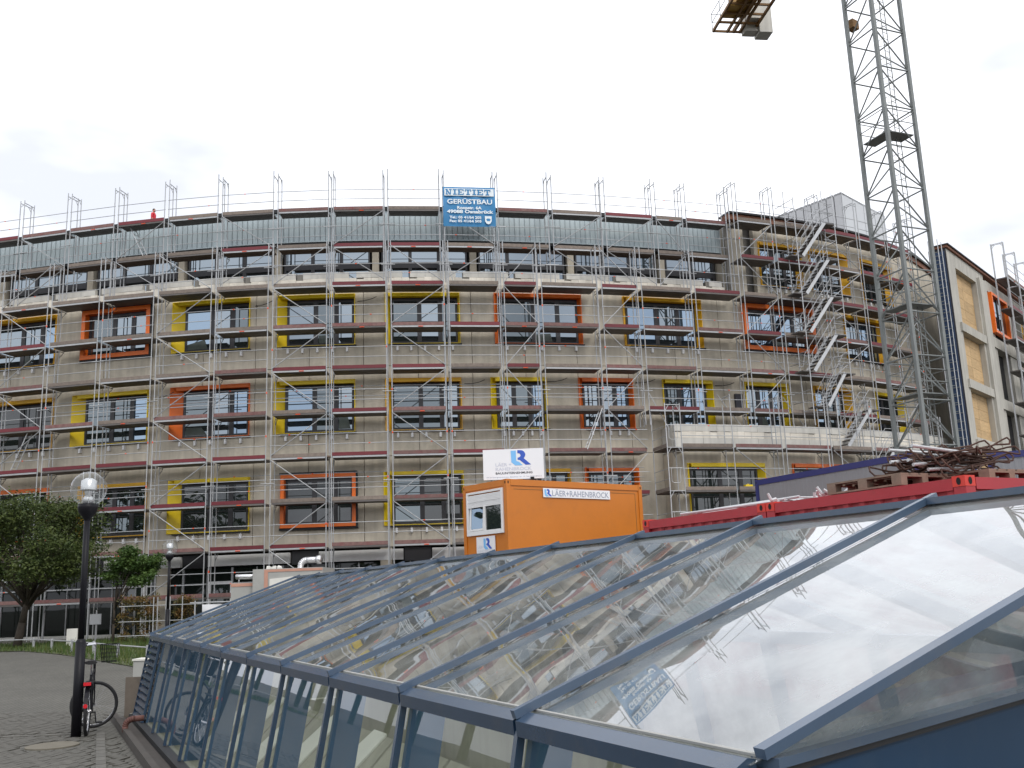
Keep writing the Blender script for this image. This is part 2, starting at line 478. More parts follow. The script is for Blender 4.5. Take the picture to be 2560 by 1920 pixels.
# ------------------------------------------------------------------ ground, with the pit under the glass roof left open
SD = Vector((math.cos(-1.119), math.sin(-1.119), 0))      # along the long eave, towards the camera
SN = Vector((-SD.y, SD.x, 0))                             # across the glass roof
C0 = Vector((0.624, 2.891, 0))                            # near corner of the eave
PITCH_BAR, NB = 1.414, 11
EAVE_Z, RIDGE_W, RIDGE_H = 1.35, 2.42, .862
Fs = C0 - SD * PITCH_BAR * NB                             # far corner
E2 = Vector((.71, .704, 0)).normalized()                  # along the short eave
L2 = 2 * RIDGE_W / SN.dot(E2)
C1 = C0 + E2 * L2
F2 = Fs + SN * 2 * RIDGE_W
pit = [Fs, C0, C1, F2]
def inside(p, poly_):
    c = False
    for i in range(len(poly_)):
        a, b = poly_[i], poly_[i - 1]
        if (a.y > p.y) != (b.y > p.y) and p.x < (b.x - a.x) * (p.y - a.y) / (b.y - a.y) + a.x:
            c = not c
    return c
gx = [-700, -300, -150, -90] + [-60 + 6 * i for i in range(5)] + [-30 + 1.5 * i for i in range(41)] + [36, 42, 50, 60, 90, 150, 300, 700]
gy = [-700, -300, -150, -80, -45, -30, -15, -6] + [-2 + 1.5 * i for i in range(30)] + [48, 60, 80, 120, 200, 400, 700]
pts2 = [Vector((x + .013 * y / 700, y + .011 * x / 700)) for x in gx for y in gy]
n0 = len(pts2)
pts2 += [Vector((p.x, p.y)) for p in pit]
vv, ee, ff, _, _, _ = geometry.delaunay_2d_cdt(pts2, [(n0 + i, n0 + (i + 1) % 4) for i in range(4)], [], 0, 1e-5)
mb = MB()
mb.v = [(p.x, p.y, ground_z(p.x, p.y)) for p in vv]
mb.f = [tuple(f) for f in ff if not inside(sum((Vector((vv[i].x, vv[i].y, 0)) for i in f), Vector()) / len(f), pit)]
gm = material('ground_paving', (.2, .195, .18), .85, var=.14, vscale=.7, bump=.2, bscale=40)
t = gm.node_tree; b_ = t.nodes['Principled BSDF']
br = t.nodes.new('ShaderNodeTexBrick'); tco = t.nodes.new('ShaderNodeTexCoord'); mpp = t.nodes.new('ShaderNodeMapping')
mpp.inputs['Rotation'].default_value = (0, 0, R(90 - 8))
br.inputs['Scale'].default_value = 1.0; br.inputs['Brick Width'].default_value = .2; br.inputs['Row Height'].default_value = .1
br.inputs['Mortar Size'].default_value = .009
br.inputs['Color1'].default_value = (.096, .092, .08, 1); br.inputs['Color2'].default_value = (.115, .109, .096, 1); br.inputs['Mortar'].default_value = (.04, .042, .03, 1)
src = b_.inputs['Base Color'].links[0].from_node
t.links.new(tco.outputs['Object'], mpp.inputs['Vector']); t.links.new(mpp.outputs['Vector'], br.inputs['Vector']); t.links.new(br.outputs['Color'], src.inputs['Color'])
ground = structure(add('ground', mb, gm))

# ------------------------------------------------------------------ pavement: single pavers near the lamp, the rest of them joined
pave = thing('pavement', 'grey paver plaza in front of the lamp post', 'pavement', (-7, 14, 0))
pave['kind'] = 'structure'; del pave['category']
pang = R(-8)
pu, pv = Vector((math.cos(pang), math.sin(pang), 0)), Vector((-math.sin(pang), math.cos(pang), 0))
pm = MB().box((-.0475, .0475), (-.0975, .0975), (-.05, .012)).mesh('paver', 'paver')
em = MB().box((-.0575, .0575), (-.1475, .1475), (-.05, .016)).mesh('edging_stone', 'edging')
def in_kerb(p):                      # stay clear of the glass roof's foot
    return (p - Fs).dot(-SN) > .72 or (p - Fs).dot(SD) < -.5
cells = []
for i in range(-60, 45):
    for j in range(-22, 30):
        p = Vector((-7, 14, 0)) + pu * (i * .1) + pv * (j * .2 + (.1 if i % 2 else 0))
        if not (10.8 < p.y < 18.6 and -11.5 < p.x < -3.6) or not in_kerb(p):
            continue
        if (p - Vector((-6.45, 14.05, 0))).length < .47 or (p - Vector((-6.52, 14.93, 0))).length < .13:
            continue
        if abs(p.x + 5.35 - (p.y - 13) * -.42) < .13 or abs((p.y - 15.25) - (p.x + 7) * .02) < .19:
            continue
        cells.append((p.y + abs(p.x + 5.6) * .4, p))
cells.sort(key=lambda c: c[0])
rest = MB()
for k, (_, p) in enumerate(cells):
    h = rnd.uniform(-.004, .004); tw = rnd.uniform(-.02, .02)
    mw = Matrix.Translation(p + Vector((0, 0, h))) @ Matrix.Rotation(pang + tw, 4, 'Z')
    if k < 300:
        link('paver', pm, pave, mw)
    else:
        i0 = len(rest.v)
        rest.v += [tuple(mw @ v.co) for v in pm.vertices]
        rest.f += [tuple(i0 + q for q in f.vertices) for f in pm.polygons]
stuff(add('paver_field', rest, 'paver', pave))
for j in range(-30, 22):             # a row of larger stones across, and one running towards the camera
    p = Vector((-7 + j * .3, 15.25 + j * .3 * .02, 0))
    if in_kerb(p) and -11.5 < p.x and abs(p.x + 5.35 - (p.y - 13) * -.42) > .2 and (p - Vector((-6.52, 14.93, 0))).length > .2:
        link('edging_stone', em, pave, Matrix.Translation(p + Vector((0, 0, rnd.uniform(-.003, .003)))) @ Matrix.Rotation(R(90), 4, 'Z'))
for j in range(-7, 8):
    y = 13 + j * .3
    p = Vector((-5.35 - (y - 13) * .42, y, 0))
    if in_kerb(p):
        link('edging_stone', em, pave, Matrix.Translation(p + Vector((0, 0, rnd.uniform(-.003, .003)))) @ Matrix.Rotation(R(23), 4, 'Z'))
mb = MB().lathe([(0, .02), (.33, .022), (.345, .018), (.345, -.03)], (-6.45, 14.05, 0), 28)
tag(add('manhole_cover', mb, 'manhole', None), 'round beige concrete manhole cover in the paving before the lamp post', 'manhole cover')

# ------------------------------------------------------------------ the main building
BLD = thing('office_building', 'long curved concrete building shell with yellow and orange window boxes behind scaffolding', 'building', F(0, .4, -3))
WIN = []   # (s0, s1, z0, z1, colour, kind, left reveal, right reveal, bright)
def row(z0, z1, *a):
    for q in a:
        WIN.append((q[0], q[1], z0, z1) + tuple(q[2:]))
row(13.5, 15.95, (-26.87, -22.81, 'amber', 'splay', .45, .06, 1), (-21.22, -17.5, 'orange', 'box', .2, .2, 1), (-16.38, -12.49, 'yellow', 'splay', .5, .08, 1),
    (-11.11, -7.35, 'yellow', 'splay', .42, .06, 1), (-5.84, -2.27, 'yellow', 'splay', .22, .06, 1), (-.5, 3.86, 'orange', 'splay', .25, .1, 1),
    (6.13, 10.41, 'amber', 'splay', .22, .2, 1), (12.88, 17.54, 'orange', 'box', .22, .22, 1), (20.02, 23.58, 'amber', 'splay', .1, .25, 1))
row(9.35, 11.77, (-26.51, -22.72, 'amber', 'splay', .45, .1, 0), (-21.58, -17.55, 'yellow', 'splay', .5, .1, 1), (-16.34, -12.43, 'orange', 'splay', .5, .1, 1),
    (-11.17, -7.36, 'yellow', 'splay', .42, .06, 1), (-5.86, -2.28, 'amber', 'splay', .25, .06, 1), (-.8, 1.91, 'yellow', 'splay', .3, .06, 1),
    (3.58, 6.33, 'orange', 'splay', .25, .12, 1), (7.99, 10.73, 'yellow', 'splay', .15, .2, 1), (12.69, 15.35, 'yellow', 'splay', .1, .2, 1),
    (17.17, 19.86, 'amber', 'splay', .1, .25, 1), (22.06, 24.99, 'yellow', 'splay', .1, .3, 1))
row(4.98, 7.4, (-26.59, -22.73, 'orange', 'splay', .45, .1, 0), (-21.0, -17.46, 'amber', 'splay', .45, .1, 0), (-16.28, -12.35, 'yellow', 'splay', .5, .12, 0),
    (-10.81, -7.3, 'orange', 'box', .17, .17, 0), (-5.98, -2.29, 'yellow', 'splay', .35, .06, 0), (.34, 2.89, 'amber', 'splay', .3, .06, 0), (3.68, 6.36, 'orange', 'splay', .25, .12, 0))
row(17.1, 19.45, (14.32, 17.15, 'amber', 'splay', .06, .2, 1), (17.81, 20.76, 'amber', 'splay', .06, .35, 1), (22.01, 25.23, 'amber', 'splay', .06, .35, 1))

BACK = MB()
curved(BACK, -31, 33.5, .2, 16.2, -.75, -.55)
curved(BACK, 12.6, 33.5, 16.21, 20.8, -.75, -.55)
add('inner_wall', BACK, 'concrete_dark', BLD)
def subtract(rect, holes):
    out = [rect]
    for h in holes:
        nxt = []
        for r in out:
            a0, a1, b0, b1 = r; c0, c1, d0, d1 = h
            if c1 <= a0 or c0 >= a1 or d1 <= b0 or d0 >= b1:
                nxt.append(r); continue
            if c0 > a0: nxt.append((a0, c0, b0, b1))
            if c1 < a1: nxt.append((c1, a1, b0, b1))
            m0, m1 = max(a0, c0), min(a1, c1)
            if d0 > b0: nxt.append((m0, m1, b0, d0))
            if d1 < b1: nxt.append((m0, m1, d1, b1))
        out = nxt
    return out
holes = [(w_[0] + .02, w_[1] - .02, w_[2] + .02, w_[3] - .02) for w_ in WIN]
g = .013
for k in range(25):
    s0 = -30.5 + k * 2.62; s1 = s0 + 2.62
    bands = [(4.0, 8.15), (8.15, 12.42), (12.42, 16.2)]
    if s0 > 12.2:
        bands += [(16.2, 20.55)]
    for z0, z1 in bands:
        d = rnd.uniform(-.004, .004)
        left = subtract((s0 + g, s1 - g, z0 + g, z1 - g), holes)
        while left:                      # pieces that hang together make one panel
            grp = [left.pop()]
            grew = True
            while grew:
                grew = False
                for r in list(left):
                    if any(r[0] <= q[1] + 1e-6 and r[1] >= q[0] - 1e-6 and r[2] <= q[3] + 1e-6 and r[3] >= q[2] - 1e-6 for q in grp):
                        grp.append(r); left.remove(r); grew = True
            mb = MB()
            for r in grp:
                curved(mb, r[0], r[1], r[2], r[3], -.3, d)
            add('concrete_panel', mb, 'concrete', BLD)
# rounded concrete end where the set-back storey stops
mb = MB()
prev = None
for k in range(9):
    a = k / 8 * math.pi / 2
    s = 12.5 + .75 * (1 - math.sin(a)) - .0
    d = -.75 + .75 * math.cos(a) - .02
    cur = (F(12.55 + .85 * (1 - math.cos(a)) , 16.2, -1.6 + 1.58 * math.sin(a)), F(12.55 + .85 * (1 - math.cos(a)), 20.55, -1.6 + 1.58 * math.sin(a)))
    if prev:
        mb.quad(prev[0], cur[0], cur[1], prev[1])
    prev = cur
add('rounded_corner', mb, 'concrete', BLD, True)

def window(s0, s1, z0, z1, colour, kind, wl, wr, bright, anchors=True, d0=0.0):
    root = None
    mb = MB()
    if kind == 'splay':
        do, di, wt, wb = .1, -.3, .13, .05
        th = .035
        O = [F(s0, z0, d0 + do), F(s1, z0, d0 + do), F(s1, z1, d0 + do), F(s0, z1, d0 + do)]
        I = [F(s0 + wl, z0 + wb, d0 + di), F(s1 - wr, z0 + wb, d0 + di), F(s1 - wr, z1 - wt, d0 + di), F(s0 + wl, z1 - wt, d0 + di)]
        O2 = [F(s0 - th, z0 - th, d0 + do), F(s1 + th, z0 - th, d0 + do), F(s1 + th, z1 + th, d0 + do), F(s0 - th, z1 + th, d0 + do)]
        B2 = [F(s0 - th, z0 - th, d0 - .05), F(s1 + th, z0 - th, d0 - .05), F(s1 + th, z1 + th, d0 - .05), F(s0 - th, z1 + th, d0 - .05)]
        for k in range(4):
            j = (k + 1) % 4
            mb.quad(O[k], O[j], I[j], I[k]); mb.quad(O2[k], O2[j], O[j], O[k]); mb.quad(B2[k], B2[j], O2[j], O2[k])
        # deeper head panel seen as the coloured band
        curved(mb, s0 + wl * .6, s1 - .0, z1 - .16, z1 + .005, d0 + do - .01, d0 + do + .05)
        g0 = (s0 + wl, s1 - wr, z0 + wb, z1 - wt); gd = d0 + di
    else:
        do, di = .24, -.05
        for r in ((s0, s1, z0, z0 + wl), (s0, s1, z1 - wl, z1), (s0, s0 + wl, z0 + wl, z1 - wl), (s1 - wl, s1, z0 + wl, z1 - wl)):
            curved(mb, *r, d0 + di - .2, d0 + do)
        g0 = (s0 + wl, s1 - wl, z0 + wl, z1 - wl); gd = d0 + di - .1
    root = add('window', mb, colour, BLD)
    if kind == 'box':
        e = MB()
        curved(e, s0 - .06, s1 + .06, z1 + .002, z1 + .09, d0, d0 + do - .01); curved(e, s1 + .002, s1 + .08, z0 - .06, z1 + .0, d0, d0 + do - .01); curved(e, s0 - .06, s1 + .05, z0 - .1, z0 - .002, d0, d0 + do - .08)
        add('protective_edging', e, 'black', root)
    a, b, c, d = g0
    fr = MB()
    wd = b - a
    cuts = [a + wd * .43, a + wd * .74] if wd > 2.6 else [a + wd * .36, a + wd * .7]
    ft = .1
    curved(fr, a, b, c, c + ft, gd, gd + .06); curved(fr, a, b, d - .16, d, gd, gd + .06)
    curved(fr, a, a + ft, c + ft, d - .16, gd, gd + .06); curved(fr, b - ft, b, c + ft, d - .16, gd, gd + .06)
    for q in cuts:
        curved(fr, q - .11, q + .11, c + ft, d - .16, gd, gd + .065)
    curved(fr, a + ft, b - ft, c + .86, c + .885, gd + .0, gd + .045)
    add('window_frame', fr, 'anthracite', root)
    xs = [a + ft] + [v for q in cuts for v in (q - .11, q + .11)] + [b - ft]
    for k in range(0, len(xs), 2):
        pn = MB()
        tilt = rnd.uniform(-.006, .006)
        pn.quad(F(xs[k], c + ft, gd + .02), F(xs[k + 1], c + ft, gd + .02 + tilt), F(xs[k + 1], d - .16, gd + .02 + tilt), F(xs[k], d - .16, gd + .02))
        add('pane', pn, (rnd.choice(['pane', 'pane', 'pane_blue', 'pane_mid']) if bright else rnd.choice(['pane_dark', 'pane_dark', 'pane_mid'])), root)
        if rnd.random() < .14:          # protective film still hanging on part of the glass
            x_a, x_b = xs[k] + .03, xs[k] + (xs[k + 1] - xs[k]) * rnd.uniform(.45, .95); h_ = rnd.uniform(.3, .85)
            fm = MB(); fm.quad(F(x_a, c + ft + .02, gd + .032), F(x_b, c + ft + .02, gd + .032), F(x_b - rnd.uniform(0, .3), c + ft + h_, gd + .034), F(x_a, c + ft + h_ * rnd.uniform(.5, 1.1), gd + .034))
            add('protective_film', fm, 'film', root)
    sl = MB(); curved(sl, s0 + .25, s1 + .1, z0 - .1, z0 - .045, d0, d0 + .16)
    add('sill', sl, 'black', root)
    if kind == 'splay' and anchors:
        for k in range(5):
            s = s0 + .55 + (s1 - s0 - .9) * k / 4
            q = MB(); curved(q, s - .05, s + .05, z0 - .37, z0 - .16, d0 + .005, d0 + .15); curved(q, s - .012, s + .012, z0 - .16, z0 - .1, d0 + .02, d0 + .08)
            add('wall_anchor', q, 'white', root)
    return root
for w_ in WIN:
    window(*w_)
# thin cables hanging from the wall by the windows, a dark meter box
q = MB(); curved(q, 12.0, 12.42, 10.35, 11.15, .002, .14)
add('meter_box', q, 'shade', BLD)
for s, z in ((-7.2, 15.6), (-2.1, 11.5), (-12.2, 15.55), (-17.0, 11.4), (1.95, 11.6), (6.5, 11.6), (10.9, 11.55)):
    q = MB(); q.path([F(s, z, .03), F(s + .35, z - .03, .2), F(s + .7, z + .02, .32), F(s + .95, z + .12, .36)], .016, 5)
    add('cable', q, 'black', BLD)

# ground floor: dark glazing behind white fascia boards, a door, mullions
q = MB(); curved(q, -31, 8, .3, 4.0, -.5, -.45); add('shopfront_back', q, 'gap', BLD)
for k in range(16):
    s = -30 + k * 2.4
    pn = MB(); pn.quad(F(s + .05, .55, -.36), F(s + 2.3, .55, -.36), F(s + 2.3, 3.35, -.36), F(s + .05, 3.35, -.36))
    add('shop_pane', pn, 'shop_glass', BLD)
    q = MB(); curved(q, s + 1.15, s + 1.2, .56, 3.35, -.4, -.33); curved(q, s + .06, s + 1.14, 2.62, 2.68, -.4, -.335); curved(q, s + 1.21, s + 2.3, 2.62, 2.68, -.4, -.335); add('glazing_bar', q, 'galv', BLD)
    q = MB(); curved(q, s - .05, s + .05, .4, 3.35, -.4, -.3); add('mullion', q, 'galv', BLD)
    q = MB(); curved(q, s + .06, s + 2.3, .4, .56, -.4, -.31); add('plinth_rail', q, 'plaster_white', BLD)
s = -30.0
while s < 7:
    q = MB(); curved(q, s, s + 3.9, 3.42, 3.9, -.25, -.02); add('fascia_board', q, 'white', BLD)
    q = MB(); curved(q, s + 3.95, s + 5.2, 3.36, 3.96, -.3, -.14); add('dark_lintel', q, 'anthracite', BLD)
    s += 5.24
for s in (-18.6, -14.3, -9.2):
    q = MB()
    curved(q, s, s + .1, .45, 2.75, -.34, -.2); curved(q, s + 1.05, s + 1.15, .45, 2.75, -.34, -.2); curved(q, s + .1, s + 1.05, 2.65, 2.75, -.34, -.2)
    f = add('door', q, 'white', BLD)
    q = MB(); q.quad(F(s + .1, .45, -.3), F(s + 1.05, .45, -.3), F(s + 1.05, 2.65, -.3), F(s + .1, 2.65, -.3)); add('door_pane', q, 'pane_dark', f)
for s in (-27.2, -16.8, -6.2, 1.5):
    q = MB(); curved(q, s, s + .55, .4, 3.97, -.42, -.05); add('concrete_pier', q, 'concrete', BLD)

# ledge, block parapet, set-back storey with ribbon windows, zinc band and roof edge
q = MB(); curved(q, -31, 12.3, 16.2, 16.4, -1.55, .03); add('ledge_slab', q, 'concrete', BLD)
s = -30.6; k = 0
while s < 11.9:
    big = abs(((s + 31.2) % 2.62)) < .37
    wd = .36 if big else .372
    if big:
        q = MB(); curved(q, s + .01, s + .36, 16.4, 16.72, -.2, -.01); add('parapet_block', q, 'block', BLD)
        q = MB(); curved(q, s + .03, s + .33, 16.73, 17.08, -.22, -.1); add('parapet_post', q, 'concrete_dark', BLD)
    else:
        q = MB(); curved(q, s + .004, s + wd - .004, 16.4, 16.78 + rnd.uniform(-.01, .01), -.2, rnd.uniform(-.01, .008)); add('parapet_block', q, 'block', BLD)
    s += wd; k += 1
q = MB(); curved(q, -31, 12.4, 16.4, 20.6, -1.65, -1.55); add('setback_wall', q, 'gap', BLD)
q = MB(); curved(q, -31, 12.5, 18.86, 18.98, -1.5, -.92); add('soffit', q, 'black', BLD)
for k in range(17):
    a = -31.2 + 2.62 * k; a = -31.2 + 2.62 * k + .36
    for q_ in range(3):
        x0, x1 = a + q_ * .753, a + (q_ + 1) * .753
        if x0 > -30.9 and x1 < 12.3:
            q = MB(); curved(q, x0 + .004, x1 - .004, 16.79, 17.08 + rnd.uniform(-.01, .01), -.2, rnd.uniform(-.008, .004)); add('coping_block', q, 'concrete_pale', BLD)
PIL = [-27.1, -21.93, -16.7, -11.48, -6.4, -1.35, 3.84, 9.0]
for s in PIL:
    q = MB(); curved(q, s - .17, s + .17, 16.41, 18.85, -1.54, -1.18); add('concrete_pillar', q, 'concrete', BLD)
for a, b in zip([-30.8] + [p + .3 for p in PIL], [p - .3 for p in PIL] + [12.3]):
    n = max(2, round((b - a) / 1.5))
    for k in range(n):
        x0, x1 = a + (b - a) * k / n, a + (b - a) * (k + 1) / n
        fr = MB()
        curved(fr, x0, x0 + .09, 16.5, 18.8, -1.46, -1.36); curved(fr, x1 - .09, x1, 16.5, 18.8, -1.46, -1.36)
        curved(fr, x0 + .09, x1 - .09, 17.72, 18.02, -1.46, -1.37); curved(fr, x0 + .09, x1 - .09, 18.7, 18.8, -1.46, -1.37); curved(fr, x0 + .09, x1 - .09, 16.5, 16.6, -1.46, -1.37)
        f = add('ribbon_window', fr, 'anthracite', BLD)
        for z0, z1 in ((16.6, 17.72), (18.02, 18.7)):
            tl = rnd.uniform(-.01, .01)
            pn = MB(); pn.quad(F(x0 + .09, z0, -1.42), F(x1 - .09, z0, -1.42 + tl), F(x1 - .09, z1, -1.42 + tl), F(x0 + .09, z1, -1.42)); add('pane', pn, 'pane', f)
s = -30.7
while s < 12.35:
    q = MB(); curved(q, s + .008, s + .252, 19.0, 20.56, -1.2, -.93 + rnd.uniform(-.004, .004), 1.3)
    curved(q, s + .249, s + .263, 19.0, 20.56, -1.2, -.9, 1.3)
    add('zinc_panel', q, 'zinc', BLD)
    s += .272
q = MB(); curved(q, -31, 12.45, 18.98, 19.03, -1.25, -.87); add('drip_edge', q, 'zinc', BLD)
q = MB(); curved(q, -31, 12.5, 20.57, 20.74, -1.6, -.82); add('roof_fascia', q, 'black', BLD)
q = MB(); curved(q, 12.5, 33.5, 20.56, 20.86, -.6, .1); add('roof_fascia', q, 'osb', BLD)
q = MB(); curved(q, 12.5, 33.5, 20.87, 20.97, -.8, .22); add('roof_edge', q, 'black', BLD)
q = MB()
n = 44
for k in range(n):
    a, b = -31 + 60 * k / n, -31 + 60 * (k + 1) / n
    pa, ua, na = frame(a); pb, ub, nb = frame(b)
    q.quad(F(a, 20.75, -.9), F(b, 20.75, -.9), F(b, 21.12, -6), F(a, 21.12, -6)); q.quad(F(a, 21.12, -6), F(b, 21.12, -6), F(b, 21.1, -16), F(a, 21.1, -16))
add('roof', q, 'black', BLD)
q = MB(); curved(q, -31, 29, .3, 21.05, -16.3, -16); curved(q, -31, -30.8, .3, 20.7, -16, -1.7); add('rear_wall', q, 'concrete', BLD)

# penthouse on the roof
PH = thing('rooftop_plant_room', 'pale grey clad plant room with sloping roof line on top of the building', 'plant room', (21, 60, 21.1))
a, b, c = Vector((17.2, 61.2, 21.05)), Vector((21.86, 60.0, 21.05)), Vector((24.6, 60.8, 21.05))
def wallpanels(p, q_, zt0, zt1, m, n):
    for k in range(n):
        t0, t1 = k / n, (k + 1) / n
        u = (q_ - p)
        nn_ = Vector((u.y, -u.x, 0)).normalized() * .06
        e0, e1 = p + u * (t0 + .004), p + u * (t1 - .004)
        h0, h1 = zt0 + (zt1 - zt0) * t0, zt0 + (zt1 - zt0) * t1
        A = [e0, e1, e1 - nn_, e0 - nn_]
        mb = MB().hexa([x for x in A] + [Vector((A[0].x, A[0].y, h0)), Vector((A[1].x, A[1].y, h1)), Vector((A[2].x, A[2].y, h1)), Vector((A[3].x, A[3].y, h0))])
        add('cladding_panel', mb, m, PH)
wallpanels(Vector((16.2, 61.5, 21.05)), b, 24.9, 26.45, 'clad', 12)
wallpanels(b, Vector((25.2, 61.7, 21.05)), 26.45, 25.35, 'clad_lit', 4)
add('roof_deck', MB().hexa([Vector((16.2, 61.5, 24.75)), Vector((21.86, 60, 26.3)), Vector((25.2, 61.7, 25.2)), Vector((20, 67, 24.5)), Vector((16.2, 61.5, 24.85)), Vector((21.86, 60, 26.4)), Vector((25.2, 61.7, 25.3)), Vector((20, 67, 24.6))]), 'clad', PH)

# ------------------------------------------------------------------ scaffolding
PR, RR = .0245, .0175
def bayframe(sa, sb, d):
    """frame of one straight bay: start, along, outward, length"""
    a, b = F(sa, 0, d), F(sb, 0, d)
    u = (b - a); ln = u.length; u.normalize()
    n = Vector((u.y, -u.x, 0))
    return a, u, n, ln
DEP = .73
toe_mats = {'r': 'toe_red', 'p': 'toe_pink', 'g': 'toe_grey'}
def pole(par, p, z0, z1, mat='galv'):
    mb = MB(); mb.tube((p.x, p.y, z0), (p.x, p.y, z1), PR, 6)
    return add('pole', mb, mat, par)
TAPE = {}
def tape(par, p, q, r=PR):
    TAPE.setdefault(par.name, (par, MB()))[1].tube(p, q, r * 1.2, 6)
def deck(par, a, u, n, ln, z, toe='g', wood=False, console=True, perforated=False):
    mb = MB()
    w_ = DEP / 2 - .02
    for k in range(2):
        mb.obox(a, u, -n, Z, (.05, ln - .05), (.03 + k * (w_ + .02), .03 + k * (w_ + .02) + w_), (z - .07, z))
    if console:
        mb.obox(a, u, -n, Z, (.05, ln - .05), (DEP + .04, DEP + .3), (z - .07, z))
    dk = add('deck', mb, 'plank_wood' if wood else 'plank_steel', par)
    mb = MB(); mb.obox(a, u, -n, Z, (.05, ln - .05), (.005, .026), (z - .085, z - .012))
    add('deck_rim', mb, rnd.choice(['galv', 'galv', 'galv', 'plank_steel', 'plank_steel', 'plank_steel']), dk)
    if rnd.random() < .36:
        t0 = ln * rnd.uniform(.4, .55)
        tape(par, a + u * t0 + n * .0 + Vector((0, 0, z - .05)), a + u * (t0 + .22) + Vector((0, 0, z - .05)), .017)
    if toe:
        mb = MB(); mb.obox(a, u, -n, Z, (.03, ln - .03), (-.002, .028), (z + .0, z + .16))
        add('toe_board', mb, toe_mats[toe], par)
    return dk
def rail(par, a, u, ln, z, d=0.0, n=None, e=.05):
    o = a + Vector((0, 0, z)) + (n * d if n else Vector())
    mb = MB(); mb.tube(o - u * e, o + u * (ln + e), RR, 5)
    add('guard_rail', mb, 'galv', par)
    if rnd.random() < .3:
        t0 = rnd.uniform(.15, .8) * ln
        tape(par, o + u * t0, o + u * (t0 + .08), RR)
def brace(par, p, q, r=.021):
    mb = MB(); mb.tube(p, q, r, 6)
    add('brace', mb, 'galv', par)
def bracket(par, p, n, z):
    """console bracket towards the wall under a deck, from an inner pole"""
    o = Vector((p.x, p.y, z - .1))
    mb = MB()
    mb.tube(o, o - n * .34, .02, 5); mb.tube(o - Vector((0, 0, .34)), o - n * .32, .016, 5); mb.tube(o - n * .32, o - n * .32 + Vector((0, 0, .16)), .018, 5)
    add('bracket', mb, 'crane', par)
def transom(par, p, q, z, r=.02):
    mb = MB(); mb.tube((p.x, p.y, z), (q.x, q.y, z), r, 5); mb.tube((p.x, p.y, z - .22), (p.x + (q.x - p.x) * .28, p.y + (q.y - p.y) * .28, z), .013, 4); mb.tube((q.x, q.y, z - .22), (q.x - (q.x - p.x) * .28, q.y - (q.y - p.y) * .28, z), .013, 4)
    add('transom', mb, 'galv', par)

LOW = thing('scaffolding', 'tall grey facade scaffolding with red toe boards along the curved concrete wall', 'scaffolding', F(-5, .4, W))
cols_low = [-30.65, -27.85, -25.05, -22.25, -19.45, -16.64, -13.8, -11.1, -8.38, -5.64, -2.95, -.33, 1.49, 4.49, 6.54, 9.41, 12.19, 14.43, 17.5, 20.41, 22.9, 25.4]
LEV = {2 * k: 2 * k + .05 for k in range(1, 11)}
toes = {  # bay by bay from the left, level by level
    16: 'ggggggggrrgrgrgrggrrr', 14: 'rrrggggppprpprpprgprgp', 12: 'pppgggprrrgrgppgprgpgr', 10: 'rrrpgppgrprpggrgpgrgpr',
    8: 'rrrrrrrgrprppprpgrprgp', 6: 'prrrrrrggprgprpgrgprgr', 4: 'pppppprrppgrpgprgprgpr', 2: 'pppppppppppgpgpgpgpgpg', 18: 'rrrrrrrrrrrrrrrrrrgrrr', 20: 'ggggggggggggggggggrrrr'}
braced = {2: 0, 5: 1, 7: 0, 9: 1, 11: 0, 13: 1, 16: 1, 18: 0, 20: 1}   # bay index: parity of the zigzag
nb = len(cols_low) - 1
GAP = .115
pos = {}
for i, s in enumerate(cols_low):
    right = i >= 16
    ztop = 22.1 if right else 18.2
    zb = 9.3 if 14 <= i <= 18 else ground_z(0, 44)
    for side in (-1, 1):
        p = F(s + side * GAP, 0, W); q = F(s + side * GAP * .82, 0, W - DEP)
        pole(LOW, p, zb, ztop); pole(LOW, q, zb, ztop)
        pos[i, side] = (p, q)
        for z in (3.1, 5.0, 7.0, 9.0, 11.0, 13.0, 15.0, 19.0):
            if zb < z < ztop and rnd.random() < .3:
                tape(LOW, (p.x, p.y, z), (p.x, p.y, z + .09))
        transom(LOW, p, q, ztop - .03)
    n = frame(s)[2]
    for lv in LEV:
        if lv > (20 if right else 16) or LEV[lv] < zb:
            continue
        bracket(LOW, pos[i, 1][1], n, LEV[lv])
    # short ties clamped across the poles
    for z in (6.9, 10.95, 13.05, 17.0):
        if zb < z < ztop and rnd.random() < .7:
            u = frame(s)[1]; o = F(s, z, W + .03)
            mb = MB(); mb.tube(o - u * .32, o + u * .32, .02, 5); add('coupler_tube', mb, 'galv', LOW)
for i in range(nb):
    a, u, n, ln = bayframe(cols_low[i] + GAP, cols_low[i + 1] - GAP, W)
    right = i >= 16
    levels = [lv for lv in LEV if lv <= (20 if right else 16) and not (14 <= i <= 17 and lv < 10)]
    for lv in levels:
        z = LEV[lv]
        tz = toes[lv][i % len(toes[lv])]
        deck(LOW, a, u, n, ln, z, tz, wood=(lv == 18 and not right))
        rail(LOW, a, u, ln, z + .55, .0, n); rail(LOW, a, u, ln, z + 1.02, .0, n)
        if lv in (10, 6) and i in (3, 4, 5, 6, 7, 8, 9, 10, 12, 13):   # extra rails on the wall side by the windows
            rail(LOW, a, u, ln, z + 1.32, -DEP, n); rail(LOW, a, u, ln, z + .86, -DEP, n)
    if i in braced:
        for lv in levels:
            if lv >= 20: continue
            z = LEV[lv]
            fwd = ((lv // 2) + braced[i]) % 2 == 0
            p0, p1 = a + n * .03, a + u * ln + n * .03
            if not fwd: p0, p1 = p1, p0
            brace(LOW, p0 + Vector((0, 0, z + .1)), p1 + Vector((0, 0, z + 1.9)))

